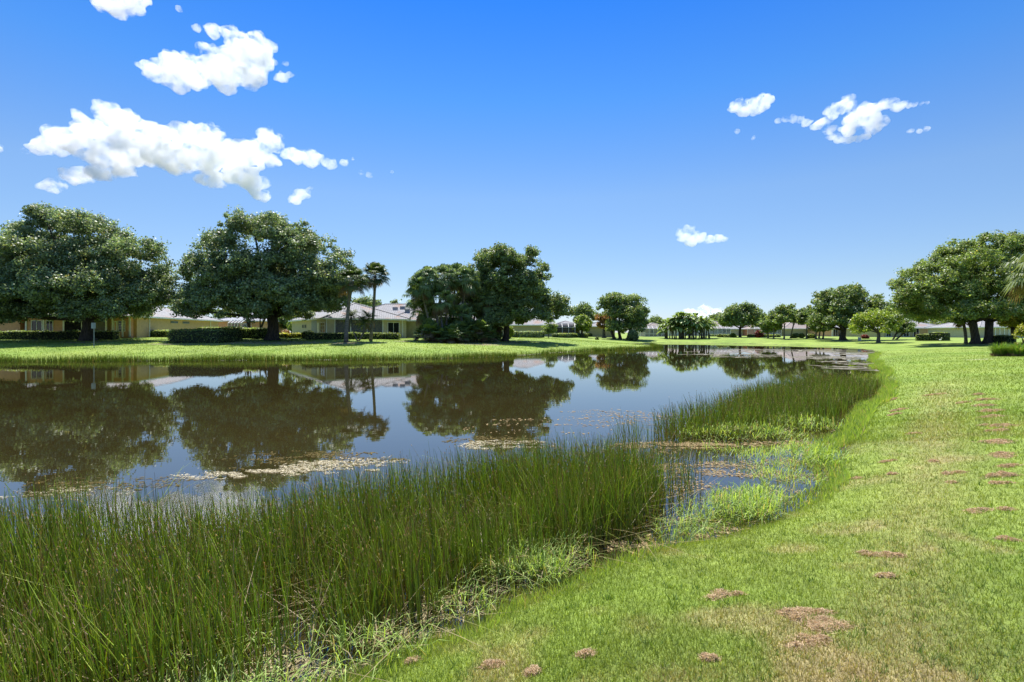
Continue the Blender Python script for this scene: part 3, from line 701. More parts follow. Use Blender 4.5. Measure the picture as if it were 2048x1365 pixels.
bt('banyan_tree', 1243, 679, [(1215,603,15),(1240,602,17),(1268,604,16),(1280,625,15),(1250,630,24),(1220,628,18),(1284,646,12),(1264,656,14),(1203,620,10),(1230,650,14),(1275,593,8),(1225,592,8)],
   6.5, 'oak2', 'broad round dark green tree on the point at the pond bend', r0=.35, fork_py=657, rc=.8, nl=46, size=.34, seed=14, nlimb=8, trunks=[(1240, 1238), (1228, 1222), (1255, 1262)])
bt('oak_tree', 1480, 675, [(1484,611,10),(1466,624,14),(1500,628,13),(1455,636,12),(1480,640,16),(1450,645,10),(1508,642,10),(1520,648,7),(1443,640,7),(1496,616,6)], 6, 'oak2', 'dark round tree on a short trunk in front of the cream far house', r0=.3, fork_py=655, rc=.9, nl=40, size=.42, seed=15, nlimb=6)
bt('oak_tree', 1686, 681, [(1690,588,15),(1667,596,14),(1716,590,15),(1645,614,15),(1680,618,24),(1718,616,20),(1742,608,11),(1757,598,5),(1638,636,11),(1664,645,12),(1708,636,18),(1733,628,10),(1626,642,6),(1700,576,6),(1652,590,8)], 8, 'oak2', 'wide spreading oak with forked trunk across the pond on the right', r0=.55, fork_py=657, rc=.85, nl=52, size=.34, seed=16, nlimb=9)
bt('tabebuia_tree', 1757, 686, [(1768,622,12),(1745,632,13),(1722,640,12),(1712,652,9),(1780,630,12),(1738,655,12),(1765,645,14),(1755,628,12),(1790,648,9),(1728,660,7),(1775,612,8)], 4.5, 'lime', 'small loose yellow green tree beside the lake bend', r0=.26, fork_py=664, rc=.55, nl=26, size=.26, seed=17, bark='bark_pale', nlimb=8, cov=2.)
bt('ligustrum_tree', 1787, 680, [(1790,652,8),(1805,648,9),(1820,652,8),(1812,658,7),(1798,660,6)], 3, 'oak2', 'low dark crooked many stemmed tree behind the yellow green tree', r0=.14, fork_py=668, rc=.5, nl=26, size=.25, seed=18, nlimb=5, trunks=[(1786, 1792), (1792, 1806)])
RL = [(1975,488,26),(2012,490,26),(2052,492,32),(2095,520,50),(1942,503,24),(1908,512,22),(1895,490,7),(1870,532,22),(1850,548,18),(1826,543,9),(1820,568,20),(1802,590,18),(1790,570,9),(1840,598,28),(1880,578,32),(1930,558,38),(1980,548,38),(2030,550,38),(1800,612,14),(1848,622,18),(1890,618,22),(1940,606,28),(1990,598,33),(2042,600,28),(1922,634,14),(1968,628,18),(1815,632,9),(2080,580,40)]
bt('oak_tree', 1975, 688, RL, 9, 'olive', 'huge sunlit green oak with thick twin trunks on the right bank', r0=.46, fork_py=640, rc=.7, nl=66, size=.23, seed=19, nlimb=12, trunks=[(1975, 1980), (1951, 1946)], fork_px=1980)
# thin trees in a row across the pond
for i, (px, top, kind) in enumerate([(1536,630,'oak2'),(1547,622,'olive'),(1568,610,'olive'),(1581,609,'olive'),(1613,612,'oak2'),(1632,626,'oak2'),(1638,622,'oak2'),(1646,624,'oak2')]):
    s = 1 if i % 2 else -1
    place = ['leftmost of the slender trees, in front of the coral house', 'slender tree second from the coral house, paler crown', 'slender tree with tall light crown at the sage house left corner', 'leaning slender tree with highest light crown before the sage house', 'slender dark tree standing alone before the clipped shrubs of the sage house', 'first of three close slender trunks left of the wide oak', 'middle of three close slender trunks left of the wide oak', 'last of three close slender trunks, nearest the wide oak'][i]
    bt('slender_tree', px, 677+(i % 3), [(px+2*s, top+8, 9), (px-8, top+20, 9), (px+9, top+18, 9), (px, top+28, 8), (px+12*s, top+32, 6)], 3, kind, place, r0=.15, fork_py=650, rc=.6, nl=30, size=.36, seed=30+i, nlimb=5, cov=1.7, group='slender trees in a row across the pond', bark='bark_palm', fork_px=px+[0, 1, 1, 6, 1, 1, 4, 3][i])
# background trees
def bgtree(px, Y, l2, kind, label, seed, name='background_tree'):
    x = (px-1024)/F*Y; tree(name, (x, Y, gz(x, Y)), l2, 5, kind, label, r0=.3, fork_py=HZ-8, rc=1.1, nl=30, size=.5, seed=seed, nlimb=5, group='trees standing behind the houses')
bgtree(1165, 150, [(1150,622,10),(1168,620,12),(1182,632,12),(1160,640,12),(1184,645,8)], 'oak2', 'dusky tree behind the bright round tree left of the point', 51)
bgtree(1310, 180, [(1302,645,8),(1316,643,9),(1325,648,7),(1308,652,8)], 'oak2', 'low tree above the small pink roofed house', 52)
bgtree(1430, 200, [(1428,638,9),(1440,634,9),(1415,645,8),(1446,642,7)], 'oak2', 'tree above the white house roof right of the paddle leaf clump', 53)
bgtree(1452, 190, [(1450,632,9),(1444,642,9),(1462,638,9)], 'olive', 'grey green tree just left of the dark round tree crown', 54)
bgtree(1528, 190, [(1515,640,9),(1528,636,10),(1541,640,8),(1522,650,9)], 'oak2', 'dark tree behind the coral house', 55)
bgtree(1618, 195, [(1606,632,9),(1622,628,9),(1634,636,7),(1650,632,8)], 'oak2', 'dark tree behind the roof of the sage house', 56)
bgtree(722, 112, [(712,606,7),(728,603,8),(744,606,7),(756,609,5)], 'oak', 'distant treetop over the cream house roof beside the tall palm', 57)
bgtree(790, 116, [(778,607,6),(790,605,7),(802,606,6)], 'oak', 'distant treetop over the cream house roof left of the palm thicket', 58)
bgtree(585, 112, [(570,645,14),(592,635,14),(610,622,12),(576,628,12),(628,618,10),(600,652,12),(645,612,8)], 'olive', 'pale green feathery tree behind the left end of the cream house', 59)
bgtree(500, 115, [(430,628,8),(445,632,8),(515,640,10),(560,650,12),(540,655,10)], 'oak2', 'trees beyond the grey roof between the two big oaks', 60)
bgtree(1340, 210, [(1335,650,8),(1350,652,8),(1368,650,8)], 'oak2', 'dim tree behind the paddle leaf clump', 61)
bgtree(1800, 150, [(1800,650,10),(1830,640,12),(1780,655,10),(1890,645,16),(1915,650,14),(1940,655,12)], 'oak2', 'dark foliage behind the roof of the right bank house', 62)
bgtree(2030, 130, [(2000,640,12),(2030,645,14),(2055,640,14)], 'oak2', 'dark tree behind the golden shrub', 63)
bgtree(498, 92, [(485,610,16),(500,600,18),(520,612,16)], 'oak', 'first of two trunks standing behind the dark hedge left of the domed oak', 64)
bgtree(521, 94, [(520,600,16),(535,612,16),(545,605,14)], 'oak', 'second of two trunks standing behind the dark hedge, close to the domed oak', 65)
# small trees
bt('small_tree', 1097, 676, [(1092,652,8),(1104,648,8),(1098,660,9),(1088,662,7),(1108,660,6),(1100,642,5)], 2.2, 'olive', 'small loose green tree on open lawn right of the tall centre oak', r0=.08, fork_py=668, rc=.4, nl=26, size=.22, seed=70, nlimb=5)
bt('small_tree', 1164, 676, [(1160,642,9),(1172,644,9),(1165,650,11),(1154,654,7),(1176,656,7),(1164,636,6)], 2.6, 'lime', 'bright green round tree behind the low dark hedges', r0=.25, fork_py=660, rc=.5, nl=34, size=.28, seed=71, nlimb=5)
bt('small_tree', 1208, 676, [(1199,636,8),(1210,635,8),(1222,640,8),(1216,650,9),(1204,650,8),(1226,652,7)], 2.5, 'orange', 'tree with orange bronze leaves on a thick pale trunk', r0=.42, fork_py=658, rc=.5, nl=26, size=.28, seed=72, nlimb=5, bark='bark_pale')
bt('small_tree', 1226, 678, [(1222,655,9),(1232,650,8),(1218,645,7)], 2.2, 'olive', 'shrubby green tree between the orange tree and the round tree', r0=.12, fork_py=664, rc=.5, nl=26, size=.3, seed=73, nlimb=4)
bt('bare_tree', 1427, 673, [(1427,656,5),(1420,651,4),(1434,650,4)], 1.2, 'olive', 'nearly bare thin branched tree in front of the pool cage', r0=.07, fork_py=664, rc=.35, nl=3, size=.2, seed=74, nlimb=6, cov=4.)
bt('golden_shrub_tree', 2026, 686, [(2012,612,14),(2032,604,16),(2052,612,18),(2005,632,11),(2026,632,18),(2050,636,20),(2015,646,9),(2045,652,12)], 2., 'gold', 'golden green clipped tree near the right edge of the lawn', r0=.24, fork_py=655, rc=.4, nl=44, size=.14, seed=75, nlimb=8)
bush('red_shrub', 1520, 676, 15, 15, 'red', 'dark red leaved shrub in front of the coral house', 80, size=.3)
bush('shrub', 1265, 682, 22, 20, 'oak', 'dark round shrub at the foot of the broad tree on the point', 81, size=.22)
bush('shrub', 279, 675, 14, 10, 'hedge', 'small round clipped bush before the tan side wall', 82, size=.14)
bush('shrub', 1195, 680, 9, 5, 'hedge', 'little round pale bush at the left foot of the orange tree', 83, size=.18)
bush('shrub', 572, 675, 14, 14, 'orange', 'orange and yellow leaved shrub right of the domed oak trunk', 84, size=.16)
bush('shrub', 118, 672, 22, 12, 'gold', 'yellow tipped fern like shrub behind the long left hedge', 85, size=.16)
for i, (px, w, h, lab) in enumerate([(1590, 14, 9, 'pale clipped shrub left of three before the sage house'), (1604, 13, 9, 'pale clipped shrub in the middle of three before the sage house'), (1622, 16, 8, 'flowering pale shrub right of three before the sage house')]):
    bush('shrub', px, 677, w, h, 'hedge', lab, 86+i, size=.28, group='clipped shrubs before the sage house')
bush('red_shrub', 1730, 678, 12, 7, 'red', 'low red flowering shrub behind the yellow green tree', 90, size=.25)
bush('shrub', 1466, 675, 10, 7, 'lime', 'bright yellow green shrub beside the dark round tree', 91, size=.28)
bush('shrub', 1440, 675, 12, 5, 'hedge', 'low shrub before the pool cage', 92, size=.28)
bush('shrub', 1110, 674, 16, 9, 'olive', 'leafy shrub at the porch behind the small green tree', 93, size=.2)
bush('shrub', 858, 676, 22, 16, 'olive', 'leafy shrub against the olive wall left of the palm thicket', 94, size=.2)
bush('shrub', 1018, 678, 14, 22, 'lime', 'large leaved light green shrub right of the centre oak trunk', 95, size=.34)
bush('shrub', 2050, 703, 26, 52, 'gold', 'upright golden green shrub cut by the right edge of the picture', 96, size=.12, nl=60)

for i, (px, py, w_, h_, lb) in enumerate([(884,684,34,26,'dark shrub at the left foot of the palm thicket'),(915,685,36,32,'dark shrub under the middle palms of the thicket'),(944,685,36,38,'tall dark shrub between the thicket palms and the oak'),(972,684,36,42,'tallest dark shrub just left of the centre oak trunk'),(992,683,24,30,'dark shrub touching the centre oak trunk')]):
    bush('shrub', px, py, w_, h_, 'oak2', lb, 500+i, size=.2, nl=60)
# ------------------------------------------------------------------ palms
b = gp(741, 682); palm('cabbage_palm', b, at(750, 552, b[1]), 'tall lone cabbage palm with round fan crown before the cream house', r0=.17, nf=66, pet=1.05, fl=1.2, seed=1, droop=.5, group='palms before the cream house')
b = gp(692, 685); palm('cabbage_palm', b, at(704, 562, b[1]), 'cabbage palm with its crown merging into the domed oak', r0=.2, nf=60, pet=1.1, fl=1.25, seed=2, droop=.55, group='palms before the cream house')
base = np.array(gp(716, 683)); t = thing('date_palm', tuple(base), 'low three stemmed date palm between the two cabbage palms', 'palm tree')
heads = [at(702, 634, base[1]), at(737, 636, base[1]+.4), at(729, 646, base[1]-.5)]
for k_, h_ in enumerate(heads):
    mb = MB(); s_ = np.array([base[0]+(h_[0]-base[0])*.9, (base[1]+h_[1])/2, base[2]+(h_[2]-base[2])*.45]); 
    P = [(1-u)**2*(base-np.array([0, 0, .1]))+2*u*(1-u)*s_+u*u*h_ for u in np.linspace(0, 1, 8)]
    mb.tube(P, [.11, .08, .07, .07, .07, .07, .09, .1], 8); mb.build('trunk', M['bark_palm'], t, True, base)
    head_mesh('fronds', [h_], 'x', 200+k_, t, base, 34, 1.5, .3, 'pin', (.03, .06, .015), (.12, .15, .03), .05, -.5, 1.0, .02)
thick = [(870,684,842,572,1.),(880,685,858,560,1.),(889,684,880,598,.8),(893,685,888,556,1.),(906,684,912,552,1.),(917,684,905,585,.9),(918,685,934,560,1.),(931,684,950,582,1.),(944,684,960,566,1.),(955,684,925,605,.8),(960,684,975,600,1.),(877,683,836,594,.7),(872,685,848,618,.75),(883,684,872,632,.7),(908,684,900,628,.75),(926,684,922,634,.7)]
names = ['outermost left, crown nearly touching the roof', 'second from the left, tall crown', 'short inner one with low crown', 'tall straight one left of the middle', 'tallest in the middle of the thicket', 'low inner crown behind the middle trunks', 'leaning right of the middle', 'third from the oak', 'tall one beside the oak crown', 'short one under the leaning crowns', 'nearest the oak trunk', 'stunted one with drooping left fronds', 'low leftmost crown before the roof edge', 'low crown beneath the second palm from the left', 'low crown at the heart of the thicket', 'lowest crown beside the leaning palm']
for i, (bx, by, hx, hy, s) in enumerate(thick):
    b = gp(bx, by-rs(i).randint(0, 4)); palm('fan_palm', b, at(hx, hy, b[1]), 'fan palm of the centre thicket, '+names[i], r0=.13, nf=int(64*s), pet=1.2, fl=1.2, seed=100+i, droop=.85, group='fan palms of the centre thicket', emin=-1.25, w=.055, c1=(.09, .15, .04), c2=(.24, .31, .12))
for i, (bx, by, nh, h, sp) in enumerate([(856,682,3,1.6,.8),(872,685,4,1.8,.9),(892,686,4,1.5,1.),(910,683,4,2.2,1.),(930,686,4,1.9,1.),(948,685,4,2.2,1.),(968,686,4,1.8,1.),(985,683,4,2.4,.9),(940,681,3,3.0,.8)]):
    bushy_palm('saw_palmetto', gp(bx, by), 'low fan leaved palmetto filling the foot of the centre thicket', nh, h, sp, 140+i, 'palmettos at the foot of the centre thicket', nf=22, pet=.8, fl=.9, droop=.4, w=.055, c1=(.08, .13, .03), c2=(.20, .27, .08), emin=-.5)
b = gp(1932, 688); palm('cabbage_palm', b, at(1925, 640, b[1]), 'cabbage palm with a thin trunk left of the twin trunked oak', r0=.19, nf=30, pet=.7, fl=.9, seed=5, droop=.6)
b = (36.5, 34., gz(36.5, 34)); palm('cabbage_palm', b, at(2085, 545, 34.), 'large pale fronded cabbage palm reaching in from the right edge', r0=.2, nf=60, pet=1.2, fl=1.35, seed=6, droop=.75, c1=(.09, .13, .04), c2=(.24, .28, .13), dead=.1)
# paddle leaved clump (white bird of paradise) across the pond
def paddle_plant(px, py, top, seed, label):
    b = np.array(gp(px, py)); Y = b[1]; r = rs(seed); t = thing('paddle_leaf_plant', tuple(b), label, 'plant', 'paddle leaf plants across the pond')
    mb = MB(); VV = []; QQ = []; CC = []; n0 = 0
    H = at(px, top, Y)[2]-b[2]
    for s in range(4):
        o = b+np.array([r.uniform(-.8, .8), r.uniform(-1, 1), -.1]); h = o+np.array([r.uniform(-.5, .5), 0, H*r.uniform(.22, .8)]); mb.tube([o, (o+h)/2, h], [.16, .13, .1], 7)
        for i in range(20):
            az = r.rand()*2*PI; el = r.uniform(-.2, 1.35); hd = np.array([math.cos(az), math.sin(az), 0]); d = hd*math.cos(el)+np.array([0, 0, math.sin(el)]); sd_ = np.array([-math.sin(az), math.cos(az), 0])
            L0 = r.uniform(.7, 1.2); L1 = r.uniform(1.2, 1.8); p = h+d*L0; mb.tube([h, p], [.035, .025], 4, False); V = []; m_ = 5
            for j in range(m_+1):
                u = j/m_; c = p+d*L1*u+np.array([0, 0, -.55*u*u*L1]); wd = .38*math.sin(PI*min(1, u*.85+.12))**.7
                V += [c-sd_*wd+np.array([0, 0, .08]), c, c+sd_*wd+np.array([0, 0, .08])]
            for j in range(m_): QQ += [[n0+j*3, n0+j*3+1, n0+j*3+4, n0+j*3+3], [n0+j*3+1, n0+j*3+2, n0+j*3+5, n0+j*3+4]]
            n0 += len(V); VV.append(np.array(V)); q = r.rand(); CC.append(np.tile(np.array([.12, .19, .04])*(1-q)+np.array([.28, .36, .11])*q, (len(V), 1)))
    mesh_np('leaves', np.vstack(VV)-b, np.array(QQ), M['palm'], np.vstack(CC), t); mb.build('stems', M['bark_pale'], t, True, b)
for i, (px, py, top) in enumerate([(1334,677,626),(1342,678,622),(1352,678,624),(1360,678,622),(1368,677,626),(1377,678,624),(1386,678,623),(1394,677,626),(1402,678,621),(1410,677,625)]):
    paddle_plant(px, py, top, 300+i, 'paddle leaved plant, %s' % ['at the left end of the clump across the pond', 'second from the left end of the clump', 'third from the left end of the clump', 'fourth in the clump, before the small house edge', 'left of the middle of the clump', 'right of the middle of the clump', 'fourth from the right end of the clump', 'third from the right end of the clump', 'tallest, second from the right end', 'at the right end before the white house'][i])

# ------------------------------------------------------------------ hedges
def ph(x0, x1, py, th, top, kind, label, seed, pyb=None, **k):
    a = gp(x0, py); b = gp(x1, pyb or py); Ym = (a[1]+b[1])/2
    if 'Y' in k: Yf = k.pop('Y'); a = ((x0-1024)/F*Yf, Yf, 0); b = ((x1-1024)/F*Yf, Yf, 0); Ym = Yf
    zb = gz((a[0]+b[0])/2, Ym+th/2); h = (CAMZ-(top-HZ)/F*Ym)-zb
    off = np.array([0, th/2]); return hedge('hedge', np.array(a[:2])+off, np.array(b[:2])+off, th, h, kind, label, seed, z0=zb-.05, **k)
ph(-30, 228, 677, 1.2, 661.5, 'hedge', Y=63.5, label= 'long low clipped hedge along the peach house behind the leftmost oak', seed=400)
ph(334, 440, 687, 5., 658.5, 'hedge', 'broad block of clipped hedge between the two big oaks nearest the bank', 401)
ph(392, 470, 678, 3.5, 654, 'hedge', 'paler rounded hedge top rising behind the broad hedge block', 402)
ph(442, 535, 677.5, 2, 656, 'oak2', 'dark shaded hedge left of the domed oak trunk', 403, size=.16)
ph(296, 334, 675, 1.4, 660.5, 'oak2', 'dark hedge at the foot of the tan side wall', 404, size=.15)
ph(606, 798, 680, 1.4, 665, 'hedge', 'long rounded hedge in front of the cream house', 405)
ph(602, 622, 677.5, 1.2, 662, 'hedge', 'short square hedge end behind the long hedge before the cream house', 406)
ph(556, 603, 676.5, 1.2, 666, 'gold', 'yellow green low hedge right of the domed oak', 407)
ph(1028, 1083, 675.5, 1.6, 663, 'oak', 'dark low hedge behind the centre oak', 408, size=.18)
ph(1110, 1172, 675.5, 1.6, 667, 'oak2', 'dark clipped low hedge beneath the bright round tree', 409, size=.18)
ph(1173, 1194, 674, 1.6, 667, 'hedge', 'pale clipped hedge right of the bright round tree', 410, size=.18)
ph(1292, 1330, 673.5, 1.4, 669, 'hedge', 'low hedge before the small pink roofed house', 411, size=.24)
ph(1418, 1462, 673.5, 1.4, 669.5, 'oak', 'dark low hedge before the pool cage', 412, size=.24)
ph(1498, 1562, 675, 1.4, 669.5, 'olive', 'low hedge before the coral house', 413, size=.24)
ph(1446, 1476, 674.5, 1.4, 670, 'oak2', 'low dark hedge left of the dark round tree', 414, size=.24)
ph(1839, 1871, 682, 1.8, 668, 'hedge', 'smaller of the paired clipped shrubs right of the yellow green tree', 415, size=.15)
ph(1873, 1908, 682, 2.2, 664.5, 'hedge', 'larger round topped clipped shrub before the right bank house', 416, size=.15, rnd=.8)
ph(2001, 2036, 688, 1.4, 670, 'hedge', 'clipped hedge under the golden shrub tree', 417, size=.1, dens=90)
ph(1985, 2002, 684, 1.4, 671, 'oak', 'dark hedge right of the twin oak trunk', 418, size=.15)

# ------------------------------------------------------------------ sign, box, bird
b = np.array(gp(188, 696)); t = thing('sign', tuple(b), 'back of a small rectangular metal sign on a post before the leftmost oak', 'sign')
Yb = b[1]; top = at(188, 646, Yb)[2]; mb = MB(); mb.box(b+np.array([-.03, -.02, -.2]), [.06, 0, 0], [0, .04, 0], [0, 0, top-b[2]+.15]); mb.build('post', M['galv'], t, off=b)
mb = MB(); w_ = 8/F*Yb; h_ = 11.5/F*Yb; p = np.array([b[0]-w_/2-.05, Yb-.035, top-h_]); mb.box(p, [w_, .04, 0], [0, .012, 0], [0, 0, h_]); pl = mb.build('sign_panel', M['grey'], t, off=b)
mb = MB()
for z_ in (.2, .8): mb.tube([p+np.array([w_/2, -.012, h_*z_]), p+np.array([w_/2, .005, h_*z_])], [.018, .018], 8)
mb.build('bolt', M['galv'], pl, off=b)
b = np.array(gp(1719, 682)); t = thing('utility_box', tuple(b), 'little pale utility box on the lawn right of the wide oak across the pond', 'utility box')
mb = MB(); mb.box(b+np.array([-.2, -.15, -.05]), [.4, 0, 0], [0, .3, 0], [0, 0, .62]); mb.build('body', M['pwhite'], t, off=b)
mb = MB(); mb.box(b+np.array([-.23, -.18, .57]), [.46, 0, 0], [0, .36, 0], [0, 0, .08]); mb.build('lid', M['white'], t, off=b)
# egret: one skinned body
b = np.array(gp(1881, 684)); t = thing('egret', tuple(b), 'small white wading bird on the lawn before the clipped shrubs', 'bird')
def skin_fig(name, verts, edges, radii, mat, parent, root=0, sub=2):
    me = bpy.data.meshes.new(name); me.from_pydata(verts, edges, []); me.materials.append(mat)
    o = bpy.data.objects.new(name, me); col.objects.link(o); o.parent = parent
    o.modifiers.new('Skin', 'SKIN'); o.modifiers.new('Sub', 'SUBSURF').levels = sub; o.modifiers['Sub'].render_levels = sub
    for v, r in zip(me.skin_vertices[0].data, radii): v.radius = r if isinstance(r, tuple) else (r, r)
    me.skin_vertices[0].data[root].use_root = True; return o
bv = [(0,0,.34),(-.12,0,.33),(.10,0,.38),(.16,0,.46),(.12,0,.56),(.15,0,.66),(.20,0,.70),(-.22,0,.28),(.24,0,.70),(.33,0,.685),(0,.03,.22),(.01,.03,.12),(0,.03,.01),(.0,-.03,.22),(-.01,-.03,.12),(-.01,-.03,.01)]
be = [(0,1),(0,2),(2,3),(3,4),(4,5),(5,6),(1,7),(6,8),(8,9),(0,10),(10,11),(11,12),(0,13),(13,14),(14,15)]
skin_fig('body', bv, be, [.085,.075,.06,.03,.022,.02,.03,.02,.012,.004,.02,.008,.008,.02,.008,.008], M['feather'], t)
# ------------------------------------------------------------------ grasses and rushes (uncountable)
def in_poly(x, y, P): return poly_sd(x, y, np.array(P, float)) < 0
def stems(name, xy, h, w, lean, colb, colm, colt, seed, label, zfun=None, seg=3, bend=.25, leandir=None, mat='reed', heads=0):
    """upright round stems as thin tapered prisms"""
    r = rs(seed); n = len(xy); z0 = np.zeros(n)-.05 if zfun is None else zfun
    az = r.rand(n)*2*PI; ln = np.tan(lean)
    dx = np.cos(az)*ln; dy = np.sin(az)*ln
    if leandir is not None: dx += leandir[0]; dy += leandir[1]
    rings = seg+1; V = np.empty((n, rings, 3, 3)); C = np.empty((n, rings, 3, 3))
    for i in range(rings):
        u = i/seg; k = u+bend*u*u
        cx = xy[:, 0]+dx*h*k; cy = xy[:, 1]+dy*h*k; cz = z0+h*u/np.sqrt(1+(ln*.7)**2)
        rad = w*(1-.45*u) if i < seg else w*.25
        for j in range(3):
            a = az+j*2*PI/3; V[:, i, j, 0] = cx+np.cos(a)*rad; V[:, i, j, 1] = cy+np.sin(a)*rad; V[:, i, j, 2] = cz
        c = colb*(1-min(1, u*2.2))+colm*min(1, u*2.2) if u < .8 else colt
        C[:, i] = c[:, None]
    b = (np.arange(n)*rings*3)[:, None, None]; i = (np.arange(seg)*3)[None, :, None]; j = np.arange(3)[None, None]; j2 = (j+1) % 3
    Q = np.stack([b+i+j, b+i+j2, b+i+3+j2, b+i+3+j], -1).reshape(-1, 4)
    V = V.reshape(-1, 3); C = C.reshape(-1, 3)
    if heads:      # brown seed spikes on the stem tips
        hi = np.where(r.rand(n) < heads)[0]; tp = V.reshape(n, rings, 3, 3)[hi].mean(2); top = tp[:, -1]; d = unit(top-tp[:, -2]); m = len(hi); sl = r.uniform(.014, .032, m)[:, None]; sw = w[hi][:, None]*1.1
        sd_ = unit(np.cross(d, rdir(m, r))); s2 = np.cross(d, sd_); A = top-d*sl; Mi = top-d*sl*.45
        HV = np.stack([A, Mi+sd_*sw, Mi-sd_*sw*.5+s2*sw*.87, Mi-sd_*sw*.5-s2*sw*.87, top+d*sl*.25], 1).reshape(-1, 3); hb = (np.arange(m)*5)[:, None, None]+len(V)
        HT = (hb+np.array([[[0, 2, 1], [0, 3, 2], [0, 1, 3], [4, 1, 2], [4, 2, 3], [4, 3, 1]]])).reshape(-1, 3); hc = np.repeat(pal(m, r, (.34, .23, .11), (.68, .55, .36)), 5, 0)
        V = np.vstack([V, HV]); C = np.vstack([C, hc]); Q = [Q, HT]
    o = mesh_np(name, V, Q, M[mat], C); return tag(o, label, None, None, 'stuff')
def rush_bed(poly, dens, hmean, seed, name, label, w=.0042, edge=.5, sparse=.15):
    P = np.array(poly, float); r = rs(seed); lo = P.min(0); hi = P.max(0); n = int((hi-lo).prod()*dens)
    xy = lo+(hi-lo)*r.rand(n, 2); d = -poly_sd(xy[:, 0], xy[:, 1], P)
    cl = fnoise(xy[:, 0], xy[:, 1], .8, seed+3)
    keep = (d > 0) & (r.rand(n) < np.clip(sparse+d/edge, 0, 1)*np.clip((cl-.22)*3.6, .12, 1)); xy = xy[keep]; d = d[keep]; cl = cl[keep]; n = len(xy)
    h = hmean*(.62+.5*r.rand(n))*(.62+.8*fnoise(xy[:, 0], xy[:, 1], 1.3, seed+9))
    lean = np.abs(r.normal(0, .2, n)); bk = r.rand(n) < .06; lean[bk] = r.uniform(.6, 1.25, bk.sum()); h[bk] *= .9
    g = pal(n, r, (.20, .30, .035), (.37, .45, .08))*r.uniform(.55, 1.35, n)[:, None]; tip = g.copy(); tb = r.rand(n) < .3; tip[tb] = pal(tb.sum(), r, (.26, .17, .08), (.50, .40, .24))
    base = pal(n, r, (.36, .31, .08), (.27, .31, .05)); g[bk] = pal(bk.sum(), r, (.25, .20, .10), (.40, .33, .19)); old = r.rand(n) < .10; g[old] = pal(old.sum(), r, (.22, .16, .07), (.33, .26, .14))
    return stems(name, xy, h+.05, w*(.8+.5*r.rand(n)), lean, base, g, tip, seed, label, leandir=(-.06, -.03), heads=.2)
BED1 = [(-14, 4.6), (-9, 5.1), (-6, 5.3), (-3.3, 5.6), (-2, 6.35), (-.55, 7.5), (.8, 8.3), (1.75, 8.5), (2.3, 7.9), (2.05, 6.6), (1.55, 5.75), (.95, 5.3), (.4, 4.95), (-.15, 4.5), (-.58, 4.0), (-1.02, 3.6), (-1.75, 3.1), (-2.85, 2.6), (-5, 1.45), (-9, -.2), (-14, -2)]
rush_bed(BED1, 800, .66, 501, 'rushes', 'dense bed of spike rush in the near shallows', edge=.38)
rush_bed([(1.5, 5.7), (2.35, 6.3), (3.1, 8.2), (3.3, 10.8), (2.6, 12.2), (1.6, 9.5), (2.2, 8)], 60, .55, 502, 'rushes', 'scattered spike rush stems standing in open water', edge=.3, sparse=.4)
BED2 = [(3.0, 10.6), (4.6, 10.7), (6.3, 11.3), (7.7, 12.0), (8.7, 13.3), (11.3, 16.3), (13.6, 18.9), (15.8, 21.6), (14.0, 21.4), (11.2, 20.8), (8.1, 18.0), (5.3, 14.0), (3.3, 12.0)]
rush_bed(BED2, 300, .64, 503, 'rushes', 'far bed of spike rush against the curving bank', w=.006, edge=.9)
def blades(name, x, y, z, h, w, lean, colr, seed, label, mat='blade'):
    r = rs(seed); n = len(x); az = r.rand(n)*2*PI; la = r.rand(n)*2*PI
    bx = np.cos(az)*w; by = np.sin(az)*w; V = np.empty((n, 3, 3))
    V[:, 0] = np.stack([x-bx, y-by, z], 1); V[:, 1] = np.stack([x+bx, y+by, z], 1); V[:, 2] = np.stack([x+np.cos(la)*h*np.sin(lean), y+np.sin(la)*h*np.sin(lean), z+h*np.cos(lean)], 1)
    C = np.repeat(colr, 3, 0).reshape(n, 3, 3); C[:, 2] *= 1.15
    return tag(mesh_np(name, V.reshape(-1, 3), np.arange(n*3).reshape(-1, 3), M[mat], C.reshape(-1, 3)), label, None, None, 'stuff')
# mown turf
def turf(n, r0, r1, a0, a1, seed, h, w, label):
    """polar scatter so density falls with distance"""
    r = rs(seed); R = r0*(r1/r0)**r.rand(n); A = a0+(a1-a0)*r.rand(n); x = R*np.sin(A); y = R*np.cos(A)
    sd = poly_sd(x, y); k = (sd > .0) & (r.rand(n) < 1); x, y, sd, R = x[k], y[k], sd[k], R[k]; z = ground(x, y, sd)-.004; n = len(x)
    c = turf_col(x, y, r.rand(n), r.rand(n))*(.75+.5*r.rand(n))[:, None]
    s = np.clip(R/4., 1, 12)**.62; edge = .4*ss(.5, .05, sd)
    blades('grass', x, y, z, h*(.5+.9*r.rand(n))*(s**.35)*(1+1.1*edge), w*s*(.7+.6*r.rand(n)), r.uniform(.1, 1.15, n), c, seed+1, label)
turf(480000, 2.0, 16, -.62, .86, 601, .038, .0024, 'short mown grass of the near lawn')
turf(170000, 2.5, 22, .84, 2.3, 607, .045, .0032, 'short mown grass of the lawn beside and behind the viewer')
turf(120000, 12, 75, .30, .86, 603, .05, .0030, 'mown grass of the right bank')
turf(90000, 42, 105, -.80, .5, 605, .07, .005, 'mown grass of the opposite bank')
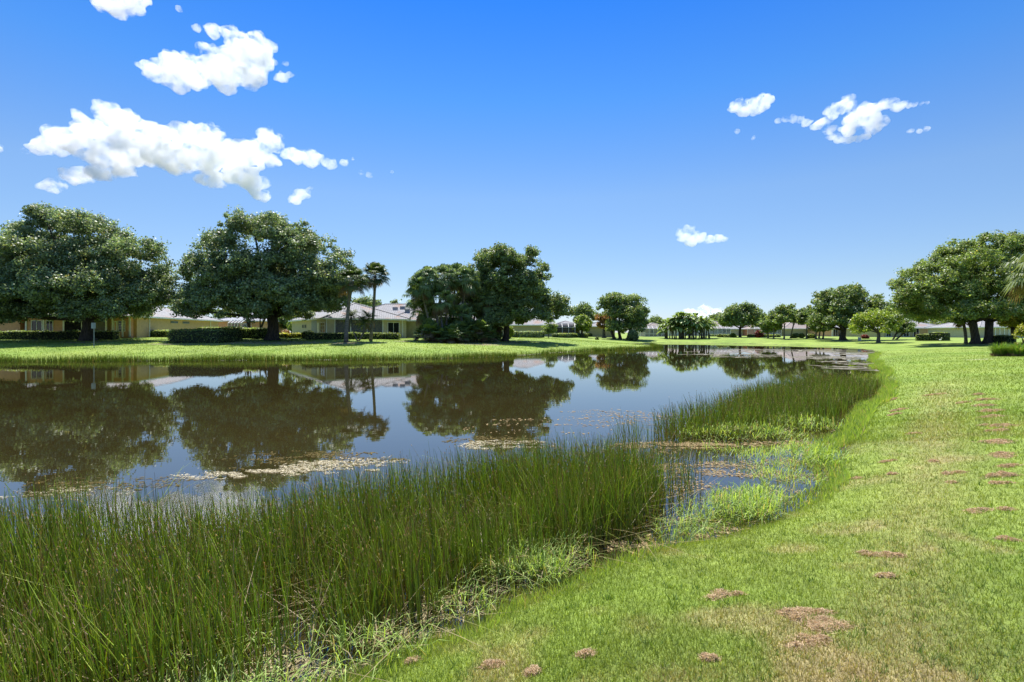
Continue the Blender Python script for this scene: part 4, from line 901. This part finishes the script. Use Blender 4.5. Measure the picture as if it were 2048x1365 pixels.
# coarse weed tufts in the turf
r = rs(660); k = 1500; Rr = 2.1*(9.)**r.rand(k); Aa = -.5+1.9*r.rand(k); cx = Rr*np.sin(Aa); cy = Rr*np.cos(Aa); ok = poly_sd(cx, cy) > .25; cx, cy = cx[ok], cy[ok]; k = len(cx)
i = np.repeat(np.arange(k), 14); n = len(i); a = r.rand(n)*2*PI; q = r.rand(n)*.035*(1+cy[i].clip(0)/8); x = cx[i]+np.cos(a)*q; y = cy[i]+np.sin(a)*q; tone = r.rand(k)[i][:, None]
blades('weeds', x, y, ground(x, y)-.003, (.03+.035*r.rand(n))*(.7+.6*r.rand(k)[i]), .0024*(1+np.abs(cy[i])/6)*(.7+.6*r.rand(n)), r.uniform(.2, 1.2, n), (np.array([.07, .14, .02])*(1-tone)+np.array([.20, .27, .09])*tone)*(.8+.4*r.rand(n))[:, None], 661, 'coarse darker weed tufts dotted through the lawn')
# grass fringe on the water's edge
def along(n, i0, i1, seed, off0, off1):
    P = LAKE[i0:i1+1]; seg = np.linalg.norm(np.diff(P, axis=0), axis=1); cs = np.concatenate([[0], np.cumsum(seg)]); r = rs(seed)
    s = r.rand(n)*cs[-1]; k = np.clip(np.searchsorted(cs, s)-1, 0, len(seg)-1); u = (s-cs[k])/seg[k]; p = P[k]+(P[k+1]-P[k])*u[:, None]; d = (P[k+1]-P[k])/seg[k][:, None]
    o = r.uniform(off0, off1, n)+(vnoise(s, s*0, 2.5, seed)-.5)*.8; return p[:, 0]+d[:, 1]*o, p[:, 1]-d[:, 0]*o, s
# opposite bank: tall soft fringe (indices 31.. = left bank)
iL = int(np.argmin(np.abs(LAKE[:, 0]-23.5)+np.abs(LAKE[:, 1]-88)))
x, y, s = along(90000, iL, len(LAKE)-2, 611, -2.2, .25); sd = poly_sd(x, y)
r = rs(612); vis = (x > -62) & (sd > -.6); x, y, sd, s = x[vis], y[vis], sd[vis], s[vis]; n = len(x)
hh = (.30+.38*fnoise(s, s*0, 4, 77))*(.6+.7*r.rand(n))*ss(2.6, .4, sd)
keep = (hh > .08) & ~((x > .5) & (x < 10) & (r.rand(n) < .6)); x, y, sd, hh = x[keep], y[keep], sd[keep], hh[keep]; n = len(x)
blades('shore_grass', x, y, np.maximum(ground(x, y, sd), -.05), hh, .014*(.7+.6*r.rand(n)), r.uniform(0, .3, n), pal(n, r, (.04, .08, .012), (.10, .145, .025), (.25, .2, .09), .06), 613, 'tall unmown grass fringe along the opposite shore')
x, y, s = along(26000, 4, 22, 621, -.35, .12); sd = poly_sd(x, y); r = rs(622); n = len(x); R = np.hypot(x, y)
blades('shore_grass', x, y, np.maximum(ground(x, y, sd), -.02), (.07+.09*r.rand(n))*np.clip(R/8, 1, 2), .003*np.clip(R/4, 1, 5), r.uniform(.1, .8, n), pal(n, r, (.20, .31, .05), (.30, .40, .10), (.4, .33, .18), .08), 623, 'longer grass hanging over the near water edge')
# light green water grass patches
def tufts(spots, seed, label, name='water_grass'):
    r = rs(seed); X = []; 
    for (cx, cy, rx, ry, n) in spots:
        n = int(n*.36); a = r.rand(n)*2*PI; q = np.sqrt(r.rand(n))*(.85+.3*r.rand(n)); X.append(np.stack([cx+np.cos(a)*rx*q, cy+np.sin(a)*ry*q, (1-q)*rx], 1))
    X = np.vstack(X); n = len(X); V = []; az = r.rand(n)*2*PI; el = r.uniform(.15, 1.45, n); ln = r.uniform(.14, .34, n)
    d = np.stack([np.cos(az)*np.cos(el), np.sin(az)*np.cos(el), np.sin(el)], 1); sd_ = np.stack([-np.sin(az), np.cos(az), 0*az], 1); R = np.hypot(X[:, 0], X[:, 1]); w = (.0034*np.clip(R/6, 1, 3))[:, None]
    P = np.stack([X[:, 0], X[:, 1], r.rand(n)*.10+X[:, 2]*.12], 1)
    B = P+d*(ln*.55)[:, None]; C = B+(d+np.array([0, 0, -.55]))*(ln*.45)[:, None]
    V = np.stack([P-sd_*w*.6, P+sd_*w*.6, B+sd_*w, B-sd_*w, C], 1).reshape(-1, 3); b = np.arange(n)[:, None]*5
    c = np.repeat(pal(n, r, (.22, .34, .06), (.38, .49, .14), (.42, .34, .18), .10), 5, 0)
    return tag(mesh_np(name, V, [b+np.array([[0, 1, 2, 3]]), b+np.array([[3, 2, 4]])], M['blade'], c), label, None, None, 'stuff')
tufts([(2.95, 6.55, .42, .42, 2600), (3.35, 6.9, .3, .3, 700), (2.3, 6.2, .35, .2, 350), (1.9, 5.75, .35, .25, 350)], 631, 'mound of light green creeping grass in the shallows')
tufts([(5.0, 9.0, .95, .55, 1300), (4.3, 8.4, .5, .4, 250), (5.5, 9.6, .5, .4, 600), (4.0, 9.6, .5, .5, 200), (4.1, 7.7, .5, .5, 500)], 632, 'light green creeping grass spreading out from the right bank')
tufts([(5.0, 11.2, 1.3, .5, 2200), (7.0, 12.4, 1., .7, 1600), (6.0, 13.2, .7, .6, 900)], 633, 'pale creeping grass in front of the far rush bed')
tufts([(.15, 4.8, .36, .2, 1300), (.55, 5.1, .3, .2, 350), (-.4, 4.2, .3, .2, 260), (-.95, 3.6, .35, .2, 420), (-1.6, 3.0, .6, .25, 900), (-2.6, 2.55, .6, .25, 700), (-.2, 5.2, .5, .4, 400), (-1.9, 3.5, .8, .3, 500)], 634, 'spiky light grass along the foot of the near rushes')
# floating scraps and algae mats
def flakes(spots, seed, label, name, c1, c2, size, z=.004, al=1.6, th=.004):
    r = rs(seed); X = []; 
    for (cx, cy, rx, ry, n) in spots:
        n = int(n); a = r.rand(n*2)*2*PI; q = np.sqrt(r.rand(n*2)); xx = cx+np.cos(a)*rx*q; yy = cy+np.sin(a)*ry*q
        k = fnoise(xx, yy*2.2, max(.25, min(rx, ry)*.7), seed)+.25*(fnoise(xx, yy*3, .12, seed+5)-.5) > .40+.22*r.rand(n*2)+.18*q**3-.04 ; X.append(np.stack([xx[k], yy[k]], 1))
    X = np.vstack(X); k = poly_sd(X[:, 0], X[:, 1]) < .05; X = X[k]; n = len(X); s = size*(.35+r.rand(n)**2*1.6)*np.clip(X[:, 1]/9, .8, 7); m_ = 6; a = (np.arange(m_)/m_*2*PI)[None]+r.rand(n, 1)*2
    rad = s[:, None]*(.55+.6*r.rand(n, m_)); ro = r.rand(n)*PI; ex = np.cos(a)*rad*al; ey = np.sin(a)*rad/al
    x_ = X[:, 0, None]+ex*np.cos(ro)[:, None]-ey*np.sin(ro)[:, None]; y_ = X[:, 1, None]+ex*np.sin(ro)[:, None]+ey*np.cos(ro)[:, None]
    zz = (z+.008*r.rand(n))[:, None]+.5*th*r.rand(n, m_); V = np.stack([x_, y_, zz], -1).reshape(-1, 3)
    return tag(mesh_np(name, V, np.arange(n*m_).reshape(-1, m_), M['dead'], np.repeat(pal(n, r, c1, c2), m_, 0)), label, None, None, 'stuff')
flakes([(-3.5, 8.7, 1.0, .5, 2300), (-2.6, 9.1, .8, .4, 700), (-4.9, 8.2, .7, .25, 600), (-6.4, 7.3, 1.0, .35, 700), (-.1, 10.4, 1.0, .5, 1300), (-2.35, 8.5, .18, .07, 160)], 641, 'bleached floating algae mat beyond the near rushes', 'algae_mat', (.34, .29, .16), (.60, .54, .40), .014, al=1.7)
flakes([(-3.6, 9.2, 1.7, .8, 1800), (-6, 7.8, 1.4, .4, 700), (-.3, 10.9, 1.3, .7, 900)], 642, 'olive brown submerged looking algae around the bleached mat', 'algae_mat', (.09, .07, .02), (.16, .12, .04), .018, z=.001)
flakes([(2.4, 7.6, .9, .9, 900), (3.2, 8.6, 1.2, .6, 1500), (2.7, 6.3, .9, .5, 900), (2.0, 5.6, .7, .3, 800), (1.4, 5.45, .5, .2, 500), (3.3, 10.4, 1.3, .35, 1500), (5.2, 10.6, 1.8, .4, 900), (3.6, 7.2, .6, .5, 400), (2, 10, 1.6, .9, 500), (3.0, 14, 2, 1.4, 500), (.5, 12.5, 2, 1.2, 400), (4.6, 8.6, 1.2, .8, 800)], 643, 'tan dead leaf scraps floating among the stems', 'floating_debris', (.22, .15, .07), (.42, .32, .17), .016)
flakes([(-.3, 4.5, .6, .35, 800), (-.8, 4.0, .45, .35, 1100), (-1.6, 3.35, .8, .35, 1900), (-2.9, 2.8, .9, .3, 1500), (.4, 5.1, .5, .25, 500), (-2.7, 3.6, 2.2, .5, 1400)], 644, 'matted dead stalks floating at the foot of the near rushes', 'floating_debris', (.20, .16, .07), (.46, .40, .24), .013, al=3.2)
flakes([(32, 60, 12, 4, 260), (38, 52, 5, 5, 300), (29, 46, 4, 4, 200), (36, 66, 10, 4, 160), (24, 50, 8, 5, 160), (21.5, 33, 1.6, 2.6, 160), (26, 38, 3, 3, 180)], 645, 'drifts of grey algae scum on the far water', 'algae_mat', (.17, .16, .12), (.30, .28, .22), .055, al=2.4)
# pale line of scraps on the opposite waterline
x, y, s = along(5200, iL, len(LAKE)-2, 651, -.05, .35); r = rs(652); k = (fnoise(s, s*0, 3, 5) > .42) & (x > -60); x, y = x[k], y[k]; n = len(x); a = np.array([0, 1.2, 2.4, 3.6, 4.9])[None]; rad = (.02+.05*r.rand(n)**2)[:, None]
V = np.stack([x[:, None]+np.cos(a)*rad*1.8, y[:, None]+np.sin(a)*rad, (.01+.03*r.rand(n))[:, None]+np.sin(a)*.012], -1).reshape(-1, 3)
tag(mesh_np('waterline_debris', V, np.arange(n*5).reshape(-1, 5), M['dead'], np.repeat(pal(n, r, (.3, .26, .18), (.6, .56, .46)), 5, 0)), 'pale scraps lying along the opposite waterline', None, None, 'stuff')

# ------------------------------------------------------------------ thatch piles (dead mown grass)
def pile(px, py, wpx, hpx, seed, label, n=900, group='thatch piles on the right lawn'):
    b = np.array(gp(px, py)); R = wpx/2/F*b[1]; r = rs(seed); H = min(.06, max(.018, hpx/F*b[1]*.3)); n = int(n*1.3)
    # several small tufts make one loose heap
    K = 4+seed % 4; tc_ = np.stack([r.normal(0, .55, K)*R, r.normal(0, .34, K)*R], 1); tr = R*r.uniform(.28, .6, K); th_ = H*r.uniform(.45, 1.1, K)
    i = r.randint(0, K, n); a = r.rand(n)*2*PI; q = np.abs(r.normal(0, .72, n)); x = tc_[i, 0]+np.cos(a)*tr[i]*q*1.25; y = tc_[i, 1]+np.sin(a)*tr[i]*q*.85
    z = th_[i]*np.exp(-q*q*1.6)*r.rand(n)**.35
    g = ground(b[0]+x, b[1]+y)-b[2]
    d = rdir(n, r)*np.array([1, 1, .4]); ln = r.uniform(.02, .06, n)[:, None]*min(2.2, max(1, b[1]/6)); sd_ = unit(np.cross(d, rdir(n, r)))*.0015*max(1, b[1]/3.2)
    P = np.stack([x, y, z+g+.006], 1); V = np.stack([P-d*ln*.5-sd_, P-d*ln*.5+sd_, P+d*ln*.5+sd_, P+d*ln*.5-sd_], 1).reshape(-1, 3)
    c = np.repeat(pal(n, r, (.40, .29, .17), (.68, .53, .34)), 4, 0); Fq = [np.arange(n*4).reshape(-1, 4)]; Ft = []; nb = len(V)
    for k_ in range(K):
        m_ = 9; th = np.arange(m_)/m_*2*PI; rr = tr[k_]*.36*(.7+.6*r.rand(m_)); cx, cy = tc_[k_]
        core = np.array([[cx, cy, th_[k_]*.32]]+[[cx+math.cos(t)*q_, cy+math.sin(t)*q_*.8, -.01] for t, q_ in zip(th, rr)]); core[:, 2] += ground(b[0]+core[:, 0], b[1]+core[:, 1])-b[2]
        Ft += [[nb, nb+1+j, nb+1+(j+1) % m_] for j in range(m_)]; V = np.vstack([V, core]); c = np.vstack([c, np.tile([.46, .34, .21], (m_+1, 1))]); nb += m_+1
    o = mesh_np('thatch_pile', V, [Fq[0], np.array(Ft)], M['dead'], c); o.location = b
    return tag(o, label, 'grass clippings', group)
PL = [(1958,790,10,5,'top of the row, tiny'),(1966,800,16,6,'second from the top of the row'),(1973,812,18,7,'third from the top of the row'),(1980,823,22,8,'elongated, just above the widest'),(1984,833,20,7,'between the elongated and the long pale one'),(1992,853,30,9,'long and pale in mid row'),(1998,862,16,7,'just under the long pale one'),(2001,884,27,9,'flat oval one with grass gap below'),(2006,911,30,9,'wide isolated oval one'),(2009,934,18,8,'small one over the tall rounded one'),(2011,952,24,16,'tall rounded one near the row end'),(1999,968,14,7,'tiny, below the tall rounded one'),(2009,1020,16,12,'last one, well below the row')]
for i, (px, py, w, h, lab) in enumerate(PL): pile(px, py, w*1.7, h*1.2, 700+i, 'brown thatch pile in the right hand row, '+lab, 1100)
PS = [(1903,948,22,7,'small flat thatch clump left of the row end',800),(1902,967,12,6,'tiny dark thatch clump below the flat one',500),(1955,1022,30,7,'thin reddish clump left of the last pile of the row',700),(1870,924,12,5,'small clump on the worn strip',500),(1783,1112,30,12,'rounded reddish clump in the middle of the near lawn',1300),(1740,1111,26,7,'faint flat clump left of the rounded reddish one',600),(1774,1154,20,11,'dark little clump below the rounded reddish one',800),
      (1610,1228,58,26,'largest near clump, pale brown heap on the bottom lawn',2600),(1655,1250,66,24,'ragged clump spilling right of the largest near clump',2400),(1450,1192,44,14,'thin torn clump left of the largest near clump',900),(1620,1290,60,14,'loose strands below the largest near clump',900),(980,1335,30,30,'tall brown clump on the bank edge at the bottom',2200),(1172,1310,28,18,'leaning brown clump on the lower bank',1600),(1070,1345,26,12,'flat clump between the two bank clumps',1000),(820,1325,16,10,'small clump at the water edge near the bottom',700),(1415,1320,18,14,'dark upright little clump at bottom centre',800),(2010,1078,24,8,'flat clump near the right margin, under the last pile',600),(1785,800,14,4,'small dark clump near the bank bend',350),(1800,820,18,6,'second dark clump near the bank bend',400),(1790,830,12,4,'third dark clump near the bank bend',350),(1868,790,22,5,'thin streak of clippings at the start of the worn strip',500),(1830,868,14,5,'small clump between the bank and the worn strip',400),(1772,925,14,7,'little upright clump near the water',400),(1784,950,12,5,'reddish crumb clump near the water',400),(1715,958,18,5,'faint clump close to the water edge',400),(1930,806,14,4,'thin clump left of the upper row',350)]
for i, (px, py, w, h, lab, n) in enumerate(PS): pile(px, py, w*(1.3 if w < 50 else .95), h*.8, 740+i, lab, n, 'scattered thatch clumps on the lawn')
# strap leaved clumps at the right bed
def strap(px, py, wpx, hpx, seed, label):
    b = np.array(gp(px, py)); Y = b[1]; R = wpx/2/F*Y; H = hpx/F*Y; r = rs(seed); t = thing('strap_leaf_clump', tuple(b), label, 'plant', 'strap leaved clumps in the right bed')
    n = 900; a = r.rand(n)*2*PI; q = np.sqrt(r.rand(n))*R*.6; x = np.cos(a)*q; y = np.sin(a)*q; out_ = r.uniform(.05, .9, n); h = H*(.6+.5*r.rand(n)); sdv = np.stack([-np.sin(a), np.cos(a), 0*a], 1)*.011
    V = np.empty((n, 7, 3))
    for i, u in enumerate((0, .5, .82)):
        c = np.stack([x+np.cos(a)*out_*h*u*u*.9, y+np.sin(a)*out_*h*u*u*.9, h*(u-.35*out_*u*u)], 1); V[:, i*2] = c-sdv*(1-.3*u); V[:, i*2+1] = c+sdv*(1-.3*u)
    V[:, 6] = np.stack([x+np.cos(a)*out_*h*1.05, y+np.sin(a)*out_*h*1.05, h*(1-.5*out_)], 1); bb = np.arange(n)[:, None]*7
    mesh_np('leaves', V.reshape(-1, 3), [np.vstack([bb+np.array([[0, 1, 3, 2]]), bb+np.array([[2, 3, 5, 4]])]), bb+np.array([[4, 5, 6]])], M['blade'], np.repeat(pal(n, r, (.08, .17, .02), (.17, .27, .05), (.3, .25, .12), .05), 7, 0), t)
    k = 500; a = r.rand(k)*2*PI; q = np.sqrt(r.rand(k))*R*.8; P = np.stack([np.cos(a)*q, np.sin(a)*q, r.rand(k)*H*.16], 1); d = rdir(k, r)*.09; s_ = unit(np.cross(d, rdir(k, r)))*.012
    mesh_np('dead_base', np.stack([P-d-s_, P-d+s_, P+d+s_, P+d-s_], 1).reshape(-1, 3), np.arange(k*4).reshape(-1, 4), M['dead'], np.repeat(pal(k, r, (.14, .09, .05), (.28, .2, .12)), 4, 0), t)
strap(2003, 713, 44, 30, 801, 'left strap leaved green clump in the bed at the right edge'); strap(2038, 713, 44, 30, 802, 'right strap leaved green clump in the bed at the right edge')

# ------------------------------------------------------------------ clouds
def vapour(name, dens, lo, hi):
    m, nt, out = new_mat(name); tc = N(nt, 'ShaderNodeTexCoord'); n = N(nt, 'ShaderNodeTexNoise', Scale=.026, Detail=6., Roughness=.65); L(nt, tc.outputs['Object'], n.inputs['Vector'])
    mr = N(nt, 'ShaderNodeMapRange'); mr.inputs[1].default_value = lo; mr.inputs[2].default_value = hi; mr.inputs[3].default_value = 0; mr.inputs[4].default_value = dens; L(nt, n.outputs['Fac'], mr.inputs[0])
    v = N(nt, 'ShaderNodeVolumeScatter', Anisotropy=.0); v.inputs['Color'].default_value = (.925, .925, .945, 1); L(nt, mr.outputs[0], v.inputs['Density']); L(nt, v.outputs[0], out.inputs['Volume']); return m
M['cloud'] = vapour('cloud_vapour', .05, .42, .58); M['cloud_thin'] = vapour('thin_vapour', .05, .42, .62)
def ico(n=2):
    import bmesh
    bm = bmesh.new(); bmesh.ops.create_icosphere(bm, subdivisions=n, radius=1); V = np.array([v.co[:] for v in bm.verts]); T = np.array([[v.index for v in f.verts] for f in bm.faces]); bm.free(); return V, T
IV, IT = ico(1)
tex1 = bpy.data.textures.new('billow', 'CLOUDS'); tex1.noise_scale = 30; tex1.noise_depth = 3
tex2 = bpy.data.textures.new('billow_fine', 'CLOUDS'); tex2.noise_scale = 9; tex2.noise_depth = 3
def cloud(lobes, label, seed, Y=1400., thin=False, voxel=7., fine=1.):
    """heaped vapour: each mass buds smaller and smaller ones"""
    r = rs(seed); mb = MB(); ctr = at(np.mean([l[0] for l in lobes]), np.mean([l[1] for l in lobes]), Y)
    S = []
    for px, py, R in lobes:
        p = at(px, py, Y); q = R/F*Y*.92; S.append((p, q, 0))
        if R > 10: 
            for s in (-1, 1): S.append((p+np.array([r.uniform(-.4, .4)*q, s*q*.8, r.uniform(-.2, .2)*q]), q*.75, 0))
    out_ = list(S); lev = S
    for g in (1, 2):
        nx_ = []
        for p, q, _ in lev:
            if q < 5: continue
            for k in range(7 if g == 1 else 5):
                d = rdir(1, r)[0]; d[2] = abs(d[2])*1.0-.45*r.rand(); d[0] *= 1.25; qq = q*r.uniform(.28, .55)
                nx_.append((p+unit(d)*q*r.uniform(.75, 1.05)*np.array([1, 1, .85]), qq, g))
        out_ += nx_; lev = nx_
    for p, q, g in out_: mb.add(IV*np.array([1, 1, .82])*q+p-ctr, None, IT)
    o = mb.build('cloud', M['cloud_thin' if thin else 'cloud'], None, True); o.location = ctr
    md = o.modifiers.new('Remesh', 'REMESH'); md.mode = 'VOXEL'; md.voxel_size = max(3.2, voxel*.65); md.use_smooth_shade = True
    for tx, st in ((tex1, 17*fine), (tex2, 6*fine)):
        d = o.modifiers.new('Displace', 'DISPLACE'); d.texture = tx; d.strength = st; d.mid_level = .42; d.texture_coords = 'GLOBAL'
    return tag(o, label, 'cloud', 'cumulus clouds')
cloud([(200,3,20),(230,13,24),(265,8,24),(290,-2,12),(245,-10,25)], 'cloud cut by the top edge above the left', 1)
cloud([(357,18,8)], 'tiny faint wisp near the top edge', 2, thin=True, voxel=4, fine=.5)
cloud([(308,145,24),(345,138,30),(390,150,34),(440,140,40),(490,130,40),(520,112,30),(392,55,9),(425,65,14),(468,80,24),(510,90,24),(530,110,16),(450,172,20),(350,168,20),(500,160,24)], 'puffy upper left cloud with a curled top', 3)
cloud([(562,156,12),(580,150,9),(572,128,6)], 'frayed wisp off the right end of the puffy upper cloud', 4, thin=True, voxel=4, fine=.6)
cloud([(235,243,34),(190,262,30),(140,278,33),(100,293,24),(76,299,15),(50,302,9),(285,272,34),(330,278,34),(380,272,30),(420,278,30),(350,318,44),(270,308,36),(200,308,38),(430,328,44),(500,310,40),(538,287,26),(530,270,14),(560,274,9),(590,310,20),(625,320,19),(660,330,12),(688,326,8),(706,319,5),(500,366,28),(518,390,18),(480,358,26),(420,362,20)], 'largest cloud, long and piled up over the left trees', 5)
cloud([(95,375,14),(115,370,12),(150,352,24),(200,350,22),(245,345,18)], 'thin grey shelf under the largest cloud', 6, thin=True)
cloud([(0,298,9),(-15,296,12)], 'small scrap at the left edge', 7, voxel=5, fine=.6)
cloud([(603,390,13),(590,402,12),(619,380,8)], 'small puff right under the largest cloud', 8, voxel=5, fine=.7)
cloud([(722,346,7),(738,351,8)], 'frayed wisp right of the largest cloud', 9, thin=True, voxel=4, fine=.5)
cloud([(783,344,5.5)], 'single dot of cloud right of the largest cloud', 10, thin=True, voxel=4, fine=.4)
cloud([(1474,212,17),(1503,213,15),(1527,208,17),(1490,224,13),(1512,222,12)], 'heart shaped small cloud on the right', 11, voxel=5, fine=.7)
cloud([(1690,213,19),(1668,224,15),(1720,236,24),(1650,245,12),(1700,258,16),(1750,246,18),(1762,214,10),(1778,208,14),(1800,214,12),(1735,222,16),(1745,262,14),(1640,252,12),(1612,247,10),(1660,262,12)], 'main puffy cloud of the right sky', 12, voxel=6, fine=.8)
cloud([(1600,240,10),(1586,240,9),(1572,240,8),(1556,242,7),(1615,246,10)], 'veil trailing left of the main right cloud', 13, thin=True, voxel=4, fine=.5)
cloud([(1665,273,11),(1682,278,11),(1700,280,11),(1718,278,10),(1735,273,10)], 'thin veil hanging below the main right cloud', 20, thin=True, voxel=4, fine=.5)
cloud([(1818,212,7),(1829,210,7),(1842,208,6),(1855,206,6)], 'tail right of the main right cloud', 21, thin=True, voxel=4, fine=.5)
cloud([(1822,262,6),(1838,263,6),(1853,258,7)], 'little curved cloud below the right tail', 14, voxel=4, fine=.5)
cloud([(1475,263,7)], 'upper small tuft under the heart shaped cloud', 15, thin=True, voxel=4, fine=.5)
cloud([(1506,277,5.5)], 'lower small dot under the heart shaped cloud', 16, voxel=4, fine=.4)
cloud([(1364,466,12),(1376,460,11),(1384,470,13),(1372,478,12),(1384,486,11),(1400,478,12),(1420,479,11),(1438,478,9),(1450,480,7)], 'small ragged cloud low over the far trees', 17, voxel=5, fine=.6)
cloud([(1380,630,14),(1408,620,12),(1435,628,13),(1460,635,14),(1405,640,20),(1440,645,20)], 'pale cloud bank peeking over the far roofs', 18, Y=2200, voxel=9, fine=.8, thin=True)
cloud([(1300,652,10),(1280,655,9)], 'pale low cloud at the horizon right of the broad round tree', 19, Y=2200, voxel=8, thin=True, fine=.6)

# ------------------------------------------------------------------ light, sky, camera
sc = bpy.context.scene
w = bpy.data.worlds.new('World'); sc.world = w; w.use_nodes = True; nt = w.node_tree; nt.nodes.clear()
sky = nt.nodes.new('ShaderNodeTexSky'); sky.sky_type = 'NISHITA'; sky.sun_disc = False; sky.sun_elevation = SUN_EL; sky.sun_rotation = SUN_AZ
sky.air_density = 1.0; sky.dust_density = .1; sky.ozone_density = 2.5; sky.altitude = 0
bg = nt.nodes.new('ShaderNodeBackground'); bg.inputs['Strength'].default_value = .15; o_ = nt.nodes.new('ShaderNodeOutputWorld')
# sky colour graded by height; brightened above the view as added fill light
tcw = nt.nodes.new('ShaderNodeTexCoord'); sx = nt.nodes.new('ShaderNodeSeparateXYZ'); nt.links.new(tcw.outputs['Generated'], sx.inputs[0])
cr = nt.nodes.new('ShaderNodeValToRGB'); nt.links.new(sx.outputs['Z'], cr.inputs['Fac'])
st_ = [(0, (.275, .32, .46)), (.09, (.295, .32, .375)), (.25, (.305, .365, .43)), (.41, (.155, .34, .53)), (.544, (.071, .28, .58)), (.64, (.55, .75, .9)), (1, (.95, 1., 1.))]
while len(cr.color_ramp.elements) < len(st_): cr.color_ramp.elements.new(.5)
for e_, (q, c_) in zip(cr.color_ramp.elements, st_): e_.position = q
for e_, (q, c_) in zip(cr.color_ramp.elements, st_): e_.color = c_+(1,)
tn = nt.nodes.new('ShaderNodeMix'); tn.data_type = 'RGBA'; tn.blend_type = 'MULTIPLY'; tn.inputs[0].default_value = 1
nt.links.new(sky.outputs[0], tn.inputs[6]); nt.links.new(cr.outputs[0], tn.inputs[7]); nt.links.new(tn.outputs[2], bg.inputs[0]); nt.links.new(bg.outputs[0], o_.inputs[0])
ld = bpy.data.lights.new('sun', 'SUN'); ld.energy = 5; ld.angle = R_(.55); ld.color = (1, .955, .88); so = bpy.data.objects.new('sun', ld); col.objects.link(so)
sv = Vector((math.sin(SUN_AZ)*math.cos(SUN_EL), math.cos(SUN_AZ)*math.cos(SUN_EL), math.sin(SUN_EL)))
so.rotation_euler = (-sv).to_track_quat('-Z', 'Y').to_euler(); so.location = (0, 0, 60)
cd = bpy.data.cameras.new('camera'); cd.sensor_width = 36; cd.lens = 18; cd.shift_y = -17.5/2048; cd.clip_end = 6000; cd.clip_start = .1
co = bpy.data.objects.new('camera', cd); col.objects.link(co); co.location = (0, 0, CAMZ); co.rotation_euler = (PI/2, 0, 0); sc.camera = co
sc.view_settings.view_transform = 'Standard'; sc.view_settings.look = 'None'; sc.view_settings.gamma = 1; sc.view_settings.exposure = 1.13
cy = sc.cycles; cy.max_bounces = 12; cy.diffuse_bounces = 3; cy.glossy_bounces = 4; cy.transmission_bounces = 4; cy.volume_bounces = 10; cy.transparent_max_bounces = 12
cy.use_denoising = True; cy.volume_step_rate = .35; cy.volume_max_steps = 256; cy.caustics_reflective = False; cy.caustics_refractive = False; cy.sample_clamp_indirect = 6
